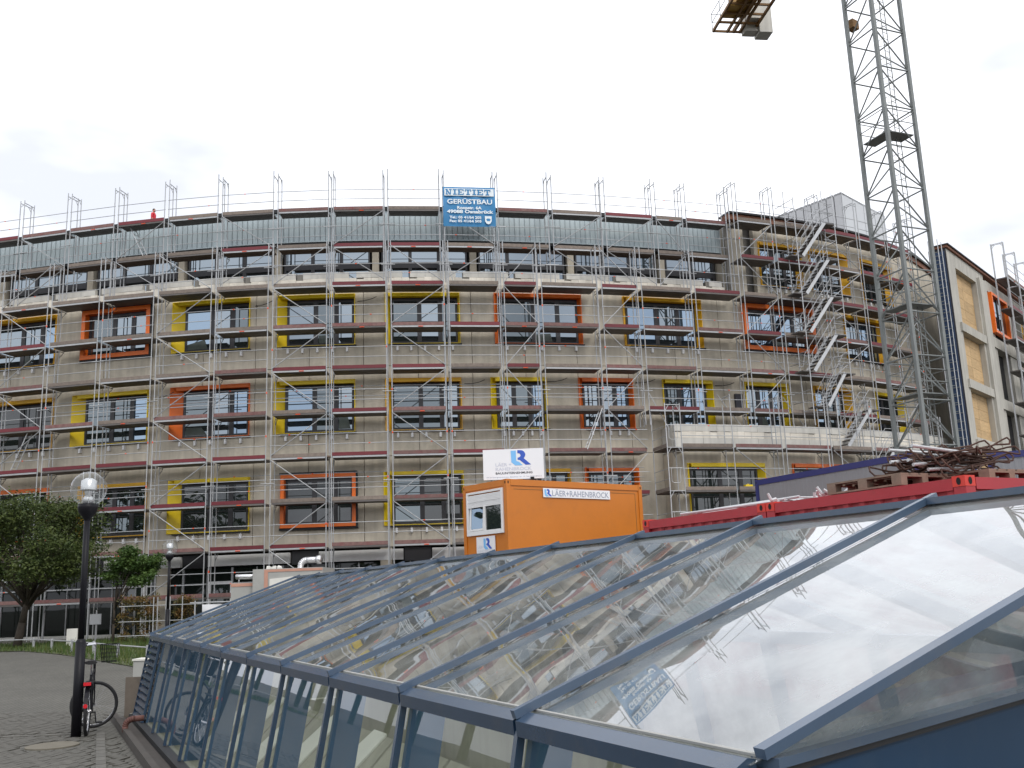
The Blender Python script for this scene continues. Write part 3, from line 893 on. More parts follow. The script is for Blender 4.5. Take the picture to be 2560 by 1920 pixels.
UP = thing('scaffolding', 'upper scaffolding with bare top frames standing on the ledge before the zinc band', 'scaffolding', F(-5, 16.42, W - .9))
cols_up = [-30.6, -27.8, -24.97, -22.19, -19.5, -16.76, -13.97, -11.17, -8.45, -5.78, -3.02, -.34, 2.43, 5.22, 8.0, 9.71, 12.3]
DU = W - .9
ut18 = 'ggggggrgrrggggggg'; ut20 = 'prpprggppgppgrgpp'
pu_ = {}
for i, s in enumerate(cols_up):
    n = frame(s)[2]
    for side in (-1, 1):
        p = F(s + side * GAP, 0, DU); q = F(s + side * GAP * .82, 0, DU - DEP)
        dz = rnd.uniform(-.05, .12)
        pole(UP, p, 16.42, 22.15 + dz); pole(UP, q, 16.42, 22.15 + dz)
        transom(UP, p, q, 22.02)
    bracket(UP, q, n, 18.3)
    u = frame(s)[1]
    for z in (17.35, 19.35):
        o = F(s, z + rnd.uniform(-.1, .1), DU + .03); mb = MB(); mb.tube(o - u * .34, o + u * rnd.uniform(.25, .5), .02, 5); add('coupler_tube', mb, 'galv', UP)
for i in range(len(cols_up) - 1):
    a, u, n, ln = bayframe(cols_up[i] + GAP, cols_up[i + 1] - GAP, DU)
    deck(UP, a, u, n, ln, 18.27, ut18[i], wood=True, console=False)
    deck(UP, a, u, n, ln, 20.13, ut20[i], console=False)
    for z in (18.82, 19.3, 20.68, 21.15):
        rail(UP, a, u, ln, z, 0, n)
    if i % 2 == 0 or i in (13,):
        p0, p1 = a + n * .03, a + u * ln + n * .03
        if (i // 2) % 2 == 1: p0, p1 = p1, p0
        brace(UP, p0 + Vector((0, 0, 18.35)), p1 + Vector((0, 0, 20.05)))
        brace(UP, p1 + Vector((0, 0, 16.6)), p0 + Vector((0, 0, 18.2)))

# annex: lower block standing forward of the wall, with its own scaffolding
ANX = thing('terrace_block', 'low concrete terrace block with pale parapet projecting from the curved wall', 'building', F(11, .4, 1.4))
AX0, AX1, AD = 7.75, 27.0, 1.4
q = MB(); q_prev = None
r_ = .5
for k in range(7):
    t_ = k / 6 * math.pi / 2
    s_, d_ = AX0 + r_ * (1 - math.cos(t_)), AD - r_ * (1 - math.sin(t_))
    cur = (F(s_, .4, d_), F(s_, 8.0, d_))
    if q_prev: q.quad(q_prev[0], cur[0], cur[1], q_prev[1])
    q_prev = cur
q.quad(F(AX0, .4, .01), F(AX0, .4, AD - r_), F(AX0, 8.0, AD - r_), F(AX0, 8.0, .01))
add('rounded_corner', q, 'concrete', ANX, True)
aw = [(8.35, 12.42, 4.96, 7.42), (14.1, 17.6, 4.96, 7.42)]
holes_a = [(x0 + .02, x1 - .02, z0 + .02, z1 - .02) for x0, x1, z0, z1 in aw]
s = AX0 + r_
while s < AX1:
    e = min(s + 2.62, AX1)
    for z0, z1 in ((.4, 4.0), (4.0, 8.0)):
        mb = MB()
        for r in subtract((s + g * .4, e - g * .4, z0 + .005, z1 - .005), holes_a):
            curved(mb, r[0], r[1], r[2], r[3], AD - .3, AD)
        if mb.v: add('concrete_panel', mb, 'concrete', ANX)
    s = e
q = MB(); curved(q, AX0 + .4, AX1, .5, 7.9, AD - .7, AD - .5); add('inner_wall', q, 'concrete_dark', ANX)
q = MB(); curved(q, AX0 + .06, AX1, 7.99, 8.05, .02, AD); add('terrace_slab', q, 'concrete_pale', ANX)
s = AX0 + .02; k = 0
while s < AX1 - .8:                   # pale parapet: big slabs below, block course and mortar-smeared coping above
    if k % 2 == 0 or True:
        if k % 4 == 0:
            q = MB(); curved(q, s + .006, s + 4 * .375 - .006, 8.06, 8.66, AD - .2, AD + rnd.uniform(.0, .01)); add('parapet_slab', q, 'concrete_pale', ANX)
        q = MB(); curved(q, s + .004, s + .371, 8.665, 8.97 + rnd.uniform(-.03, .02), AD - .2, AD + rnd.uniform(-.006, .01)); add('parapet_block', q, 'block', ANX)
        if k % 3 == 0:
            q = MB(); curved(q, s + .004, s + 1.12, 8.99, 9.33, AD - .2, AD + rnd.uniform(-.004, .006)); add('coping_block', q, 'concrete_pale', ANX)
    s += .375; k += 1
q = MB()
n_ = 0
for z0, z1, m_ in ((8.06, 8.66, 'concrete_pale'), (8.665, 9.3, 'concrete_pale')):
    q = MB(); q.obox(F(AX0, 0, 0), frame(AX0)[1], frame(AX0)[2], Z, (0.0, .2), (.02, AD - .22), (z0, z1)); add('side_parapet', q, m_, ANX)
_B = BLD; BLD = ANX
window(8.35, 12.42, 4.96, 7.42, 'yellow', 'splay', .2, .22, 0, True, AD)
window(14.1, 17.6, 4.96, 7.42, 'orange', 'splay', .1, .2, 0, True, AD)
BLD = _B
AS = thing('scaffolding', 'low scaffolding wrapped round the projecting terrace block, white end frames', 'scaffolding', F(10, .4, AD + 1.2))
DA = AD + 1.2
cols_a = [7.45, 10.15, 12.85, 15.55, 18.25, 20.95, 23.65]
for i, s in enumerate(cols_a):
    for side in ((1,) if i == 0 else (-.0,) if i in (1, 3) else (-1, 1)):
        p = F(s + side * GAP, 0, DA); q = F(s + side * GAP, 0, DA - DEP)
        zt = 10.6 if i in (1, 2, 3, 4) else 10.1
        pole(AS, p, .4, zt); pole(AS, q, .4, zt if i != 1 else 10.2)
        transom(AS, p, q, zt - .08)
        for z in (6.05, 8.05, 4.05):
            bracket(AS, q, frame(s)[2], z)
for i in range(len(cols_a) - 1):
    a, u, n, ln = bayframe(cols_a[i] + GAP, cols_a[i + 1] - (0 if i in (0, 2) else GAP), DA)
    for lv in (2, 4, 6, 8):
        deck(AS, a, u, n, ln, lv + .05, 'pgpggp'[(i + lv // 2) % 6], console=True)
        rail(AS, a, u, ln, lv + .58, 0, n); rail(AS, a, u, ln, lv + 1.05, 0, n)
    if i in (1, 3):
        for lv in (2, 4, 6):
            p0, p1 = a + n * .03, a + u * ln + n * .03
            if lv in (2, 6): p0, p1 = p1, p0
            brace(AS, p0 + Vector((0, 0, lv + .1)), p1 + Vector((0, 0, lv + 1.95)))
# the side bay towards the wall and its end frames
e0, eu, en = F(7.45 + GAP, 0, DA), frame(7.45)[1], frame(7.45)[2]
for k, dd in enumerate((0.0, -DEP)):
    for lv in (4, 6, 8):
        pass
lft = F(7.45 - .62, 0, DA)
for p in (lft, F(7.45 - .62, 0, .95)):
    pole(AS, p, .4, 10.1, 'galv_bright')
for lv in (2, 4, 6, 8, 10):
    z = lv + .02
    mb = MB(); mb.tube((lft.x, lft.y, z), (e0.x, e0.y, z), .024, 6); mb.tube((lft.x, lft.y, z - .3), Vector((lft.x, lft.y, z)) + eu * .2, .016, 5); mb.tube((e0.x, e0.y, z - .3), Vector((e0.x, e0.y, z)) - eu * .2, .016, 5)
    add('transom', mb, 'galv_bright', AS)
    if lv < 10:
        dk = MB(); dk.obox(lft, eu, -en, Z, (.04, .66), (.0, 1.62), (z - .03, z + .03)); add('deck', dk, 'plank_wood', AS)
        tb = MB(); tb.obox(lft, eu, -en, Z, (-.01, .02), (.0, 1.6), (z + .035, z + .19)); add('toe_board', tb, 'toe_grey', AS)
        for h in (.55, 1.02):
            mb = MB(); mb.tube(Vector((lft.x, lft.y, z + h)), F(7.45 - .62, z + h, .95), RR, 5); add('guard_rail', mb, 'galv', AS)
        mb = MB(); o = Vector((lft.x, lft.y, z)); h = [o + eu * .12 + Z * 1.04, o + eu * .12 + Z * .45, o + eu * .2 + Z * .38, o + eu * .5 + Z * .38, o + eu * .56 + Z * .45, o + eu * .56 + Z * 1.04]
        mb.path(h, .013, 5); mb.tube(o + Z * 1.05, o + eu * .68 + Z * 1.05, .018, 5); add('end_guard', mb, 'galv_bright', AS)
for s0_, s1_ in ((7.0, 7.6), (10.7, 11.9), (14.6, 15.7)):   # raking tubes rising from the terrace
    mb = MB(); mb.tube(F(s0_, 11.0, .5), F(s1_ + .5, 8.2, 1.2), .022, 6); add('raking_tube', mb, 'galv_bright', AS)

# stair tower in front of the right part
ST = thing('stair_tower', 'scaffold stair tower with six steep aluminium flights in front of the wall', 'stair tower', F(16.5, .4, 2.0))
def sdir(s, d): return F(s, 0, d)
for s, zb, zt in ((15.2, 10.0, 21.3), (17.82, 8.2, 21.2), (15.2, 10.2, 20.3), (17.82, 8.2, 20.2)):
    pass
for s, d, zb, zt in ((15.2, 2.05, 9.3, 21.3), (17.82, 2.05, 8.2, 21.9), (15.2, 1.33, 9.3, 21.9), (17.82, 1.33, 9.3, 22.3), (15.24, 2.75, .4, 10.6), (16.0, 2.75, .4, 10.4)):
    pole(ST, F(s, 0, d), zb, zt, 'galv_bright')
def flight(s0, z0, s1, z1, d):
    p, q_ = F(s0, z0, d), F(s1, z1, d)
    u = (Vector((q_.x - p.x, q_.y - p.y, 0))).normalized(); n = Vector((u.y, -u.x, 0))
    sl = (q_ - p); ln = sl.length; sl.normalize(); nrm = n.cross(sl).normalized()
    if nrm.z < 0: nrm = -nrm
    mb = MB()
    mb.obox(p, sl, n, nrm, (0, ln), (-.02, .02), (-.085, .085))
    root = add('stair_flight', mb, 'galv_bright', ST)
    mb = MB(); mb.obox(p - n * .62, sl, n, nrm, (0, ln), (-.02, .02), (-.11, .11)); add('stringer', mb, 'galv_bright', root)
    ns = 9
    for k in range(ns):
        o = p + (q_ - p) * ((k + .6) / ns)
        mb = MB(); mb.obox(o, u, -n, Z, (-.11, .11), (.03, .59), (-.015, .015)); add('tread', mb, 'plank_steel', root)
    for off in (.0, -.62):
        mb = MB(); o = n * off
        A, B = p + o + Z * 1.0, q_ + o + Z * 1.0
        mb.path([p + o + Z * .3 - u * .5, p + o + Z * .35 - u * .15, A, B, B + u * .45], .017, 5)
        mb.path([p + o + Z * .75 - u * .6, A - Z * .45 + u * .05, B - Z * .45, B + u * .45 - Z * .45], .014, 5)
        for t_ in (.2, .5, .8):
            mb.tube(p.lerp(q_, t_) + o, A.lerp(B, t_), .013, 5)
        add('handrail', mb, 'galv', root)
    mb = MB(); mb.obox(q_, u, -n, Z, (0, .7), (0, .62), (-.06, 0)); add('landing', mb, 'plank_steel', root)
    mb = MB(); mb.obox(p, u, -n, Z, (-.75, 0), (0, .62), (-.06, 0)); add('landing', mb, 'plank_steel', root)
for z in (18.15, 16.13, 14.1, 12.08):
    flight(15.55, z, 17.2, z + 2.02, 2.0)
flight(16.2, 10.3, 17.5, 12.1, 2.0)
flight(17.2, 8.3, 19.0, 10.3, 2.0)
flight(18.0, 6.3, 19.7, 8.3, 2.75)
for z in (20.2, 18.15, 16.13, 14.1, 12.08, 10.1):
    for d in (2.05, 1.33):
        for h in (.0, .55, 1.05):
            if d == 1.33 and h: continue
            mb = MB(); mb.tube(F(15.2 if d == 1.33 else 17.0, z + h, d), F(17.82, z + h, d), .018, 5); add('guard_rail', mb, 'galv', ST)
    for s in (15.2, 17.82):
        mb = MB(); mb.tube(F(s, z, 2.05), F(s, z, 1.33), .02, 5); mb.tube(F(s, z + .5, 2.05), F(s, z + .5, .6), .018, 5); mb.tube(F(s, z + 1.0, 2.05), F(s, z + 1.0, .6), .018, 5); add('transom', mb, 'galv', ST)
for z in (19.2, 17.1, 15.1, 13.1):
    o = F(17.82, z, 1.4); u = frame(17.82)[1]
    mb = MB(); mb.tube(o, o + u * .7 + Z * .35, .016, 5); mb.tube(o + Z * .4, o + u * .7 + Z * .75, .016, 5); add('stay', mb, 'galv', ST)

for nm, (par, mb) in TAPE.items():
    stuff(add('marker_tape', mb, 'tape', par))

# ladders standing on the decks
def ladder(p, q_, label, wd=.36, mat='galv_bright'):
    p, q_ = Vector(p), Vector(q_)
    t_ = thing('ladder', label, 'ladder', p, 'loose aluminium ladders on the scaffolding')
    sl = (q_ - p); u = Vector((sl.x, sl.y, 0)).normalized() if sl.xy.length > .01 else Vector((1, 0, 0))
    v = Vector((-u.y, u.x, 0)) * wd / 2
    for sg in (-1, 1):
        mb = MB(); mb.tube(p + v * sg, q_ + v * sg, .026, 4); add('rail', mb, mat, t_)
    n = int(sl.length / .28)
    for k in range(1, n):
        o = p.lerp(q_, k / n); mb = MB(); mb.tube(o - v, o + v, .015, 4); add('rung', mb, mat, t_)
ladder(F(-17.9, 18.3, DU - .3), F(-18.95, 20.25, DU - .5), 'aluminium ladder leaning inside the upper scaffolding below the person on the roof')
ladder(F(-2.45, 16.45, DU - .3), F(-3.0, 18.3, DU - .5), 'aluminium ladder by the ribbon windows straight below the blue banner')
ladder(F(3.35, 8.1, W + .12), F(4.2, 10.05, W + .06), 'bright ladder leaning below the orange window, above the orange cabin')
ladder(F(-24.0, 8.1, W - .3), F(-23.2, 10.05, W - .4), 'faint ladder by the second window row at the far left edge')

# rubble left on one deck, a yellow case on another, a few loose boards
mb = MB(); a, u, n, ln = bayframe(1.49 + GAP, 4.49 - GAP, W)
for k in range(70):
    p = a + u * rnd.uniform(.15, ln - .2) - n * rnd.uniform(.05, .6) + Z * (16.05 + .03); q_ = rnd.uniform(.025, .09)
    mb.hexa([p + Vector((q_ * (i_ + rnd.uniform(-.2, .2)), q_ * (j_ + rnd.uniform(-.2, .2)), q_ * (k_ + rnd.uniform(-.2, .2)))) for k_ in (-.5, .5) for i_, j_ in ((-.5, -.5), (.5, -.5), (.5, .5), (-.5, .5))])
stuff(add('rubble', mb, 'plaster_white'))
mb = MB(); a, u, n, ln = bayframe(10.15, 12.85, DA)
mb.obox(a + u * .55, u, -n, Z, (0, .38), (.1, .3), (6.055, 6.3)); mb.tube(a + u * .68 - n * .2 + Z * 6.33, a + u * .8 - n * .2 + Z * 6.33, .012, 5)
tag(add('tool_case', mb, 'yellow'), 'small yellow case lying on the terrace scaffold deck before the wide window', 'tool case')
for k, (s_, z_) in enumerate(((-15.3, 12.05), (-9.9, 8.05), (-1.8, 14.05), (7.8, 16.05), (-20.8, 16.05))):
    a, u, n, ln = bayframe(s_, s_ + 1.9, W)
    mb = MB(); mb.obox(a, u, -n, Z, (0, 1.7), (.35, .55), (z_ + .004, z_ + .05)); mb.obox(a, (u - n * .06).normalized(), -n, Z, (.1, 1.6), (.42, .6), (z_ + .052, z_ + .095))
    tag(add('loose_board', mb, 'pallet'), 'loose timber boards lying on ' + ('the third deck from the top, left part of the facade', 'a lower deck left of the orange framed window', 'the deck across the middle top-row yellow window', 'the top deck beside the right amber window', 'the top deck above the left orange framed window')[k], 'boards', 'loose boards on the scaffold decks')

# blue banner hung on the upper scaffolding
a, u, n, ln = bayframe(-3.02 + GAP - .05, -.34 - GAP + .1, DU + .05)
BN = thing('banner', 'blue scaffolding firm banner with white lettering hung high on the scaffold', 'banner', a + Vector((0, 0, 19.25)))
mb = MB()
nx, nz = 14, 8
for j in range(nz + 1):
    for i in range(nx + 1):
        x, z = ln * i / nx, 19.24 + 2.04 * j / nz
        mb.v.append(tuple(a + u * x + Vector((0, 0, z)) + n * (.025 * math.sin(i * 1.3 + j * .5) * (1 if 0 < j < nz else .3) + .05 * math.sin(math.pi * j / nz))))
for j in range(nz):
    for i in range(nx):
        k = j * (nx + 1) + i
        mb.f.append((k, k + 1, k + nx + 2, k + nx + 1))
add('cloth', mb, 'banner', BN, True)
o = a + Vector((0, 0, 19.24)) + n * .085
def bt(txt, x, z, size, width, mat='banner_print', bold=0.0):
    return text(txt, size, o + u * x + Z * z, u, Z, mat, BN, bold, 1.0, width)
bw = ln
poly([(.07, 1.55), (bw - .07, 1.55), (bw - .07, 1.93), (.07, 1.93)], o, u, Z, .004, 'banner_print', 'print_field', BN)
o2 = o + n * .006
me_o = o; o = o2
def slab_letters(word, x0, z0, wd, ht, mat):
    n = len(word); cell = wd / (n - .55); x = x0
    polys = []
    th, sf = ht * .24, ht * .17
    for ch in word:
        w_ = cell * (.52 if ch == 'I' else .86)
        B = lambda a0, a1, b0, b1: polys.append([(x + a0, z0 + b0), (x + a1, z0 + b0), (x + a1, z0 + b1), (x + a0, z0 + b1)])
        if ch == 'I':
            B(w_ / 2 - th * .55, w_ / 2 + th * .55, sf, ht - sf); B(0, w_, 0, sf); B(0, w_, ht - sf, ht)
        elif ch == 'T':
            B(w_ / 2 - th * .55, w_ / 2 + th * .55, sf, ht - sf); B(w_ * .2, w_ * .8, 0, sf); B(0, w_, ht - sf, ht); B(0, th * .6, ht * .6, ht - sf); B(w_ - th * .6, w_, ht * .6, ht - sf)
        elif ch == 'E':
            B(w_ * .12, w_ * .12 + th, sf, ht - sf); B(0, w_, 0, sf); B(0, w_, ht - sf, ht); B(w_ * .12 + th, w_ * .7, ht * .42, ht * .58); B(w_ - th * .55, w_, sf, ht * .36); B(w_ - th * .55, w_, ht * .66, ht - sf)
        elif ch == 'N':
            B(w_ * .1, w_ * .1 + th * .7, sf, ht - sf); B(w_ * .82 - th * .4, w_ * .82 + th * .2, 0, ht - sf); B(0, w_ * .42, 0, sf); B(w_ * .58, w_, ht - sf, ht); B(0, w_ * .34, ht - sf, ht)
            polys.append([(x + w_ * .1, z0 + ht - sf), (x + w_ * .34, z0 + ht - sf * .9), (x + w_ * .86, z0), (x + w_ * .62, z0)])
        x += cell * (.62 if ch == 'I' else 1.0) * (n - .55) / (n - .76 * word.count('I') * .5 - .0)
    mb = MB()
    for k, p_ in enumerate(polys):
        mb.quad(*[o + u * a + Z * b + n_out * (.006 + .0004 * k) for a, b in p_])
    return add('lettering', mb, mat, BN)
n_out = n
slab_letters('NIETIET', .13, 1.6, bw - .3, .29, 'banner')
o = me_o
bt('GERÜSTBAU', .2, 1.14, .34, bw - .36, bold=.008)
bt('Roopstr. 6A', .68, .87, .2, 1.2, bold=.008)
bt('49088 Osnabrück', .18, .66, .23, bw - .3, bold=.009)
bt('Tel.: 05 41/64 205', .3, .38, .18, 1.55, bold=.006)
bt('Fax: 05 41/64 505', .3, .19, .18, 1.55, bold=.006)
poly([(2.02, .52), (2.36, .52), (2.35, .25), (2.28, .14), (2.19, .1), (2.1, .14), (2.03, .25)], o, u, Z, .004, 'banner_print', 'emblem', BN)
poly([(2.08, .36), (2.14, .4), (2.26, .4), (2.31, .34), (2.25, .26), (2.13, .26)], o, u, Z, .008, 'banner', 'emblem', BN)
for x in (0.0, bw):
    for z in (.02, 1.0, 2.0):
        mb = MB(); mb.tube(o + u * x + Z * z, o + u * x + Z * z - n * .1, .012, 4); add('tie', mb, 'black', BN)

# ------------------------------------------------------------------ site cabins
LR_L = [(1000, 200), (1160, 200), (1160, 520), (1245, 545), (1355, 655), (1125, 655), (1010, 555)]
LR_R = [(1205, 190), (1320, 190), (1365, 203), (1400, 230), (1430, 268), (1445, 315), (1440, 365), (1420, 405), (1390, 440), (1610, 640), (1445, 645), (1265, 490), (1205, 490), (1205, 420), (1250, 410), (1285, 388), (1300, 350), (1285, 310), (1255, 288), (1205, 282)]
def logo(o, u, h, par, lift=.004):
    k = h / 465
    for P_, m in ((LR_L, 'logo_light'), (LR_R, 'logo_dark')):
        poly([((x - 1000) * k, (655 - y) * k) for x, y in P_], o, u, Z, lift, m, 'logo', par)
CA, CYAW = Vector((-.3, 31.51, 0)), .66
cu_, cn_ = Vector((math.cos(CYAW), math.sin(CYAW), 0)), Vector((-math.sin(CYAW), math.cos(CYAW), 0))
def cabin(name, label, o, u, n, ln, dp, z0, z1, wallmat, railmat, ribs, rail_h=.2, group=None):
    """box cabin: o is the corner seen, u along the long side, n into the depth"""
    t_ = thing(name, label, 'site cabin', Vector((o.x, o.y, z0)), group)
    mb = MB(); mb.obox(o, u, n, Z, (.02, ln - .02), (.02, dp - .02), (z0 + .05, z1 - .03)); add('body', mb, wallmat, t_)
    t_['kind'] = 'thing'
    if ribs:
        mb = MB(); k = 0
        x = .16
        while x < ln - .2:
            mb.hexa([o + u * (x) + n * .02 + Z * (z0 + .15), o + u * (x + .1) + n * .02 + Z * (z0 + .15), o + u * (x + .1) + n * .03 + Z * (z0 + .15), o + u * x + n * .03 + Z * (z0 + .15),
                     o + u * (x + .02) + n * .012 + Z * (z1 - rail_h), o + u * (x + .08) + n * .012 + Z * (z1 - rail_h), o + u * (x + .1) + n * .03 + Z * (z1 - rail_h), o + u * x + n * .03 + Z * (z1 - rail_h)])
            x += .19
        stuff(add('corrugation', mb, wallmat, t_))
    for z_ in ((z1 - rail_h, z1), (z0, z0 + .16)):
        mb = MB()
        mb.obox(o, u, n, Z, (.16, ln - .16), (-.012, .1), z_); mb.obox(o, u, n, Z, (.16, ln - .16), (dp - .1, dp + .012), z_)
        mb.obox(o, u, n, Z, (-.012, .1), (.16, dp - .16), z_); mb.obox(o, u, n, Z, (ln - .1, ln + .012), (.16, dp - .16), z_)
        add('frame_rail', mb, railmat, t_)
    for i in (0, 1):
        for j in (0, 1):
            mb = MB(); x0, y0 = (0, 0)
            mb.obox(o, u, n, Z, ((-.014, .15) if i == 0 else (ln - .15, ln + .014)), ((-.014, .15) if j == 0 else (dp - .15, dp + .014)), (z0, z1 + .004))
            p_ = add('corner_post', mb, railmat, t_)
            c = MB()
            for sgn in ((0,) if True else ()):
                x_, y_ = (.06 if i == 0 else ln - .06), (-.016 if j == 0 else dp + .016)
                for f_ in range(10):
                    pass
                e = [o + u * (x_ + .028 * math.cos(q)) + n * y_ + Z * (z1 - .1 + .05 * math.sin(q)) for q in [2 * math.pi * f_ / 10 for f_ in range(10)]]
                c.quad(*e)
                x_, y_ = (-.016 if i == 0 else ln + .016), (.06 if j == 0 else dp - .06)
                e = [o + u * x_ + n * (y_ + .028 * math.cos(q)) + Z * (z1 - .1 + .05 * math.sin(q)) for q in [2 * math.pi * f_ / 10 for f_ in range(10)]]
                c.quad(*e)
            add('casting_hole', c, 'gap', p_)
    mb = MB(); mb.obox(o, u, n, Z, (.1, ln - .1), (.1, dp - .1), (z1 - .03, z1 - .01)); add('roof', mb, 'cabin_grey', t_)
    return t_
OC = cabin('site_cabin', 'orange site cabin with roller shutter window and company sign, upper one of two', CA, cu_, cn_, 6.06, 2.44, 2.78, 5.38, 'cabin_orange', 'cabin_orange', False)
OC2 = cabin('site_cabin', 'lower orange site cabin carrying the cabin with the company sign', CA, cu_, cn_, 6.06, 2.44, .3, 2.775, 'cabin_orange', 'cabin_orange', False)
# thin relief line of the wall panel
mb = MB(); o_ = CA
for x0, x1, z0, z1 in ((.3, 5.75, 5.06, 5.075), (5.74, 5.755, 3.0, 5.06)):
    mb.obox(o_, cu_, cn_, Z, (x0, x1), (.012, .021), (z0, z1))
add('panel_joint', mb, 'crane_brown', OC)
# window in the short side: frame, shutter box and slats, two panes, one tilted
so, su, sn = CA + cn_ * 2.44, -cn_, -cu_      # left end of the short side as seen, along to the right, outward
fz0, fz1 = 3.68, 5.12
x0, x1 = .22, 2.24
mb = MB()
for r in ((x0, x1, fz0, fz0 + .14), (x0, x1, fz1 - .07, fz1), (x0, x0 + .09, fz0 + .14, fz1 - .07), (x1 - .09, x1, fz0 + .14, fz1 - .07), ((x0 + x1) / 2 - .05, (x0 + x1) / 2 + .05, fz0 + .14, fz1 - .5)):
    mb.obox(so, su, sn, Z, (r[0], r[1]), (-.02, .05), (r[2], r[3]))
cw = add('window', mb, 'white', OC)
for k in range(9):
    z = fz1 - .11 - k * .046
    mb = MB(); mb.obox(so, su, sn, Z, (x0 + .09, x1 - .09), (.0, .03 + (.012 if k < 5 else 0)), (z - .042, z)); add('shutter_slat', mb, 'white', cw)
xm = (x0 + x1) / 2
mb = MB(); mb.quad(*[so + su * a + sn * .006 + Z * b for a, b in ((xm + .05, fz0 + .14), (x1 - .09, fz0 + .14), (x1 - .09, fz1 - .52), (xm + .05, fz1 - .52))]); add('pane', mb, 'pane_dark', cw)
mb = MB(); mb.quad(*[so + su * a + sn * c + Z * b for a, b, c in ((x0 + .22, fz0 + .2, .03), (xm - .1, fz0 + .2, .03), (xm - .1, fz1 - .56, -.012), (x0 + .22, fz1 - .56, -.012))]); add('pane', mb, 'pane_blue', cw)
mb = MB()
P = lambda a, b: so + su * a + Z * b + sn * (.045 - .05 * (b - fz0 - .14) / (fz1 - fz0 - .7))
for (a0, b0, a1, b1) in ((x0 + .1, fz0 + .15, xm - .05, fz0 + .21), (x0 + .13, fz0 + .2, x0 + .22, fz1 - .52), (xm - .12, fz0 + .2, xm - .05, fz1 - .52)):
    q4 = [P(a0, b0), P(a1, b0), P(a1, b1), P(a0, b1)]
    mb.hexa(q4 + [v - sn * .03 for v in q4])
add('sash', mb, 'white', cw)
mb = MB(); mb.obox(so, su, sn, Z, (x0 + .09, x1 - .09), (-.0185, -.0155), (fz0 + .14, fz1 - .5)); add('dark_opening', mb, 'gap', cw)
# plate under the window
mb = MB(); mb.obox(so, su, sn, Z, (.72, 1.75), (.004, .022), (2.81, 3.62))
tag_ = add('sign_plate', mb, 'sign_white', OC)
po = so + sn * .024
logo(po + su * 1.12 + Z * 3.2, su, .36, tag_)
text('LÄER+', .13, po + su * .8 + Z * 3.24, su, Z, 'print_pale', tag_, 0, 1, .3)
text('RAHENBROCK', .13, po + su * .8 + Z * 3.11, su, Z, 'print_pale', tag_, 0, 1, .84)
text('BAUUNTERNEHMUNG', .09, po + su * .8 + Z * 3.01, su, Z, 'print_black', tag_, .001, 1, .84)
text('49124 Georgsmarienhütte', .06, po + su * .9 + Z * 2.94, su, Z, 'print_grey', tag_, 0, 1, .6)
text('Bielefelder Str. 17 Tel. 05401/8402-0', .06, po + su * .8 + Z * 2.87, su, Z, 'print_grey', tag_, 0, 1, .84)
# long plate on the long side
mb = MB(); mb.obox(CA, cu_, -cn_, Z, (1.5, 4.5), (.004, .022), (4.83, 5.13))
tg = add('sign_plate', mb, 'sign_white', OC)
po = CA - cn_ * .024
logo(po + cu_ * 1.55 + Z * 4.86, cu_, .24, tg)
text('LÄER+RAHENBROCK', .27, po + cu_ * 1.88 + Z * 4.88, cu_, Z, 'print_grey', tg, .003, 1, 2.56)
# board standing on the cabin roof
SB = thing('company_sign', 'white company board with blue logo standing on the orange cabin roof', 'sign', (0, 32.5, 5.4))
mb = MB(); mb.box((-1.06, .96), (32.5, 32.56), (5.47, 6.48)); bd = add('board', mb, 'sign_white', SB)
ux = Vector((1, 0, 0)); bo = Vector((-1.06, 32.497, 5.47))
logo(bo + ux * .93 + Z * .455, ux, .507, bd)
text('LÄER +', .15, bo + ux * .41 + Z * .44, ux, Z, 'print_pale', bd, .002, 1, .53)
text('RAHENBROCK', .15, bo + ux * .41 + Z * .295, ux, Z, 'print_pale', bd, .002, 1, 1.2)
text('BAUUNTERNEHMUNG', .1, bo + ux * .41 + Z * .175, ux, Z, 'print_black', bd, .002, 1, 1.22)
text('49124 Georgsmarienhütte  Bielefelder Str. 17  Tel. 05401/8402-0', .055, bo + ux * .1 + Z * .06, ux, Z, 'print_grey', bd, 0, 1, 1.83)
for x in (-.8, .7):
    mb = MB(); mb.tube((x, 32.6, 5.36), (x, 32.6, 6.3), .03, 6); mb.tube((x, 33.1, 5.36), (x, 32.62, 6.0), .02, 6); add('support', mb, 'crane', SB)
mb = MB(); mb.box((.5, .62), (32.45, 32.6), (5.39, 5.52)); add('foot', mb, 'gap', SB)

gu = Vector((.4223, -.9064, 0)).normalized(); gn = Vector((-gu.y, gu.x, 0))
go = Vector((8.83, 36.18, 0))
cabin('site_cabin', 'grey site cabin with dark blue roof edge behind the red containers, upper storey', go, gu, gn, 7.6, 2.44, 2.9, 5.5, 'cabin_grey', 'cabin_blue', True)
cabin('site_cabin', 'lower grey cabin under the cabin with dark blue roof edge', go, gu, gn, 7.6, 2.44, .3, 2.895, 'cabin_grey', 'cabin_blue', True)
g2 = Vector((.82, -.572, 0)).normalized()
cabin('site_cabin', 'second grey cabin with blue roof edge, behind the rebar at the right edge', Vector((14.75, 30.55, 0)), g2, Vector((-g2.y, g2.x, 0)), 6.06, 2.44, .3, 5.5, 'cabin_grey', 'cabin_blue', True)

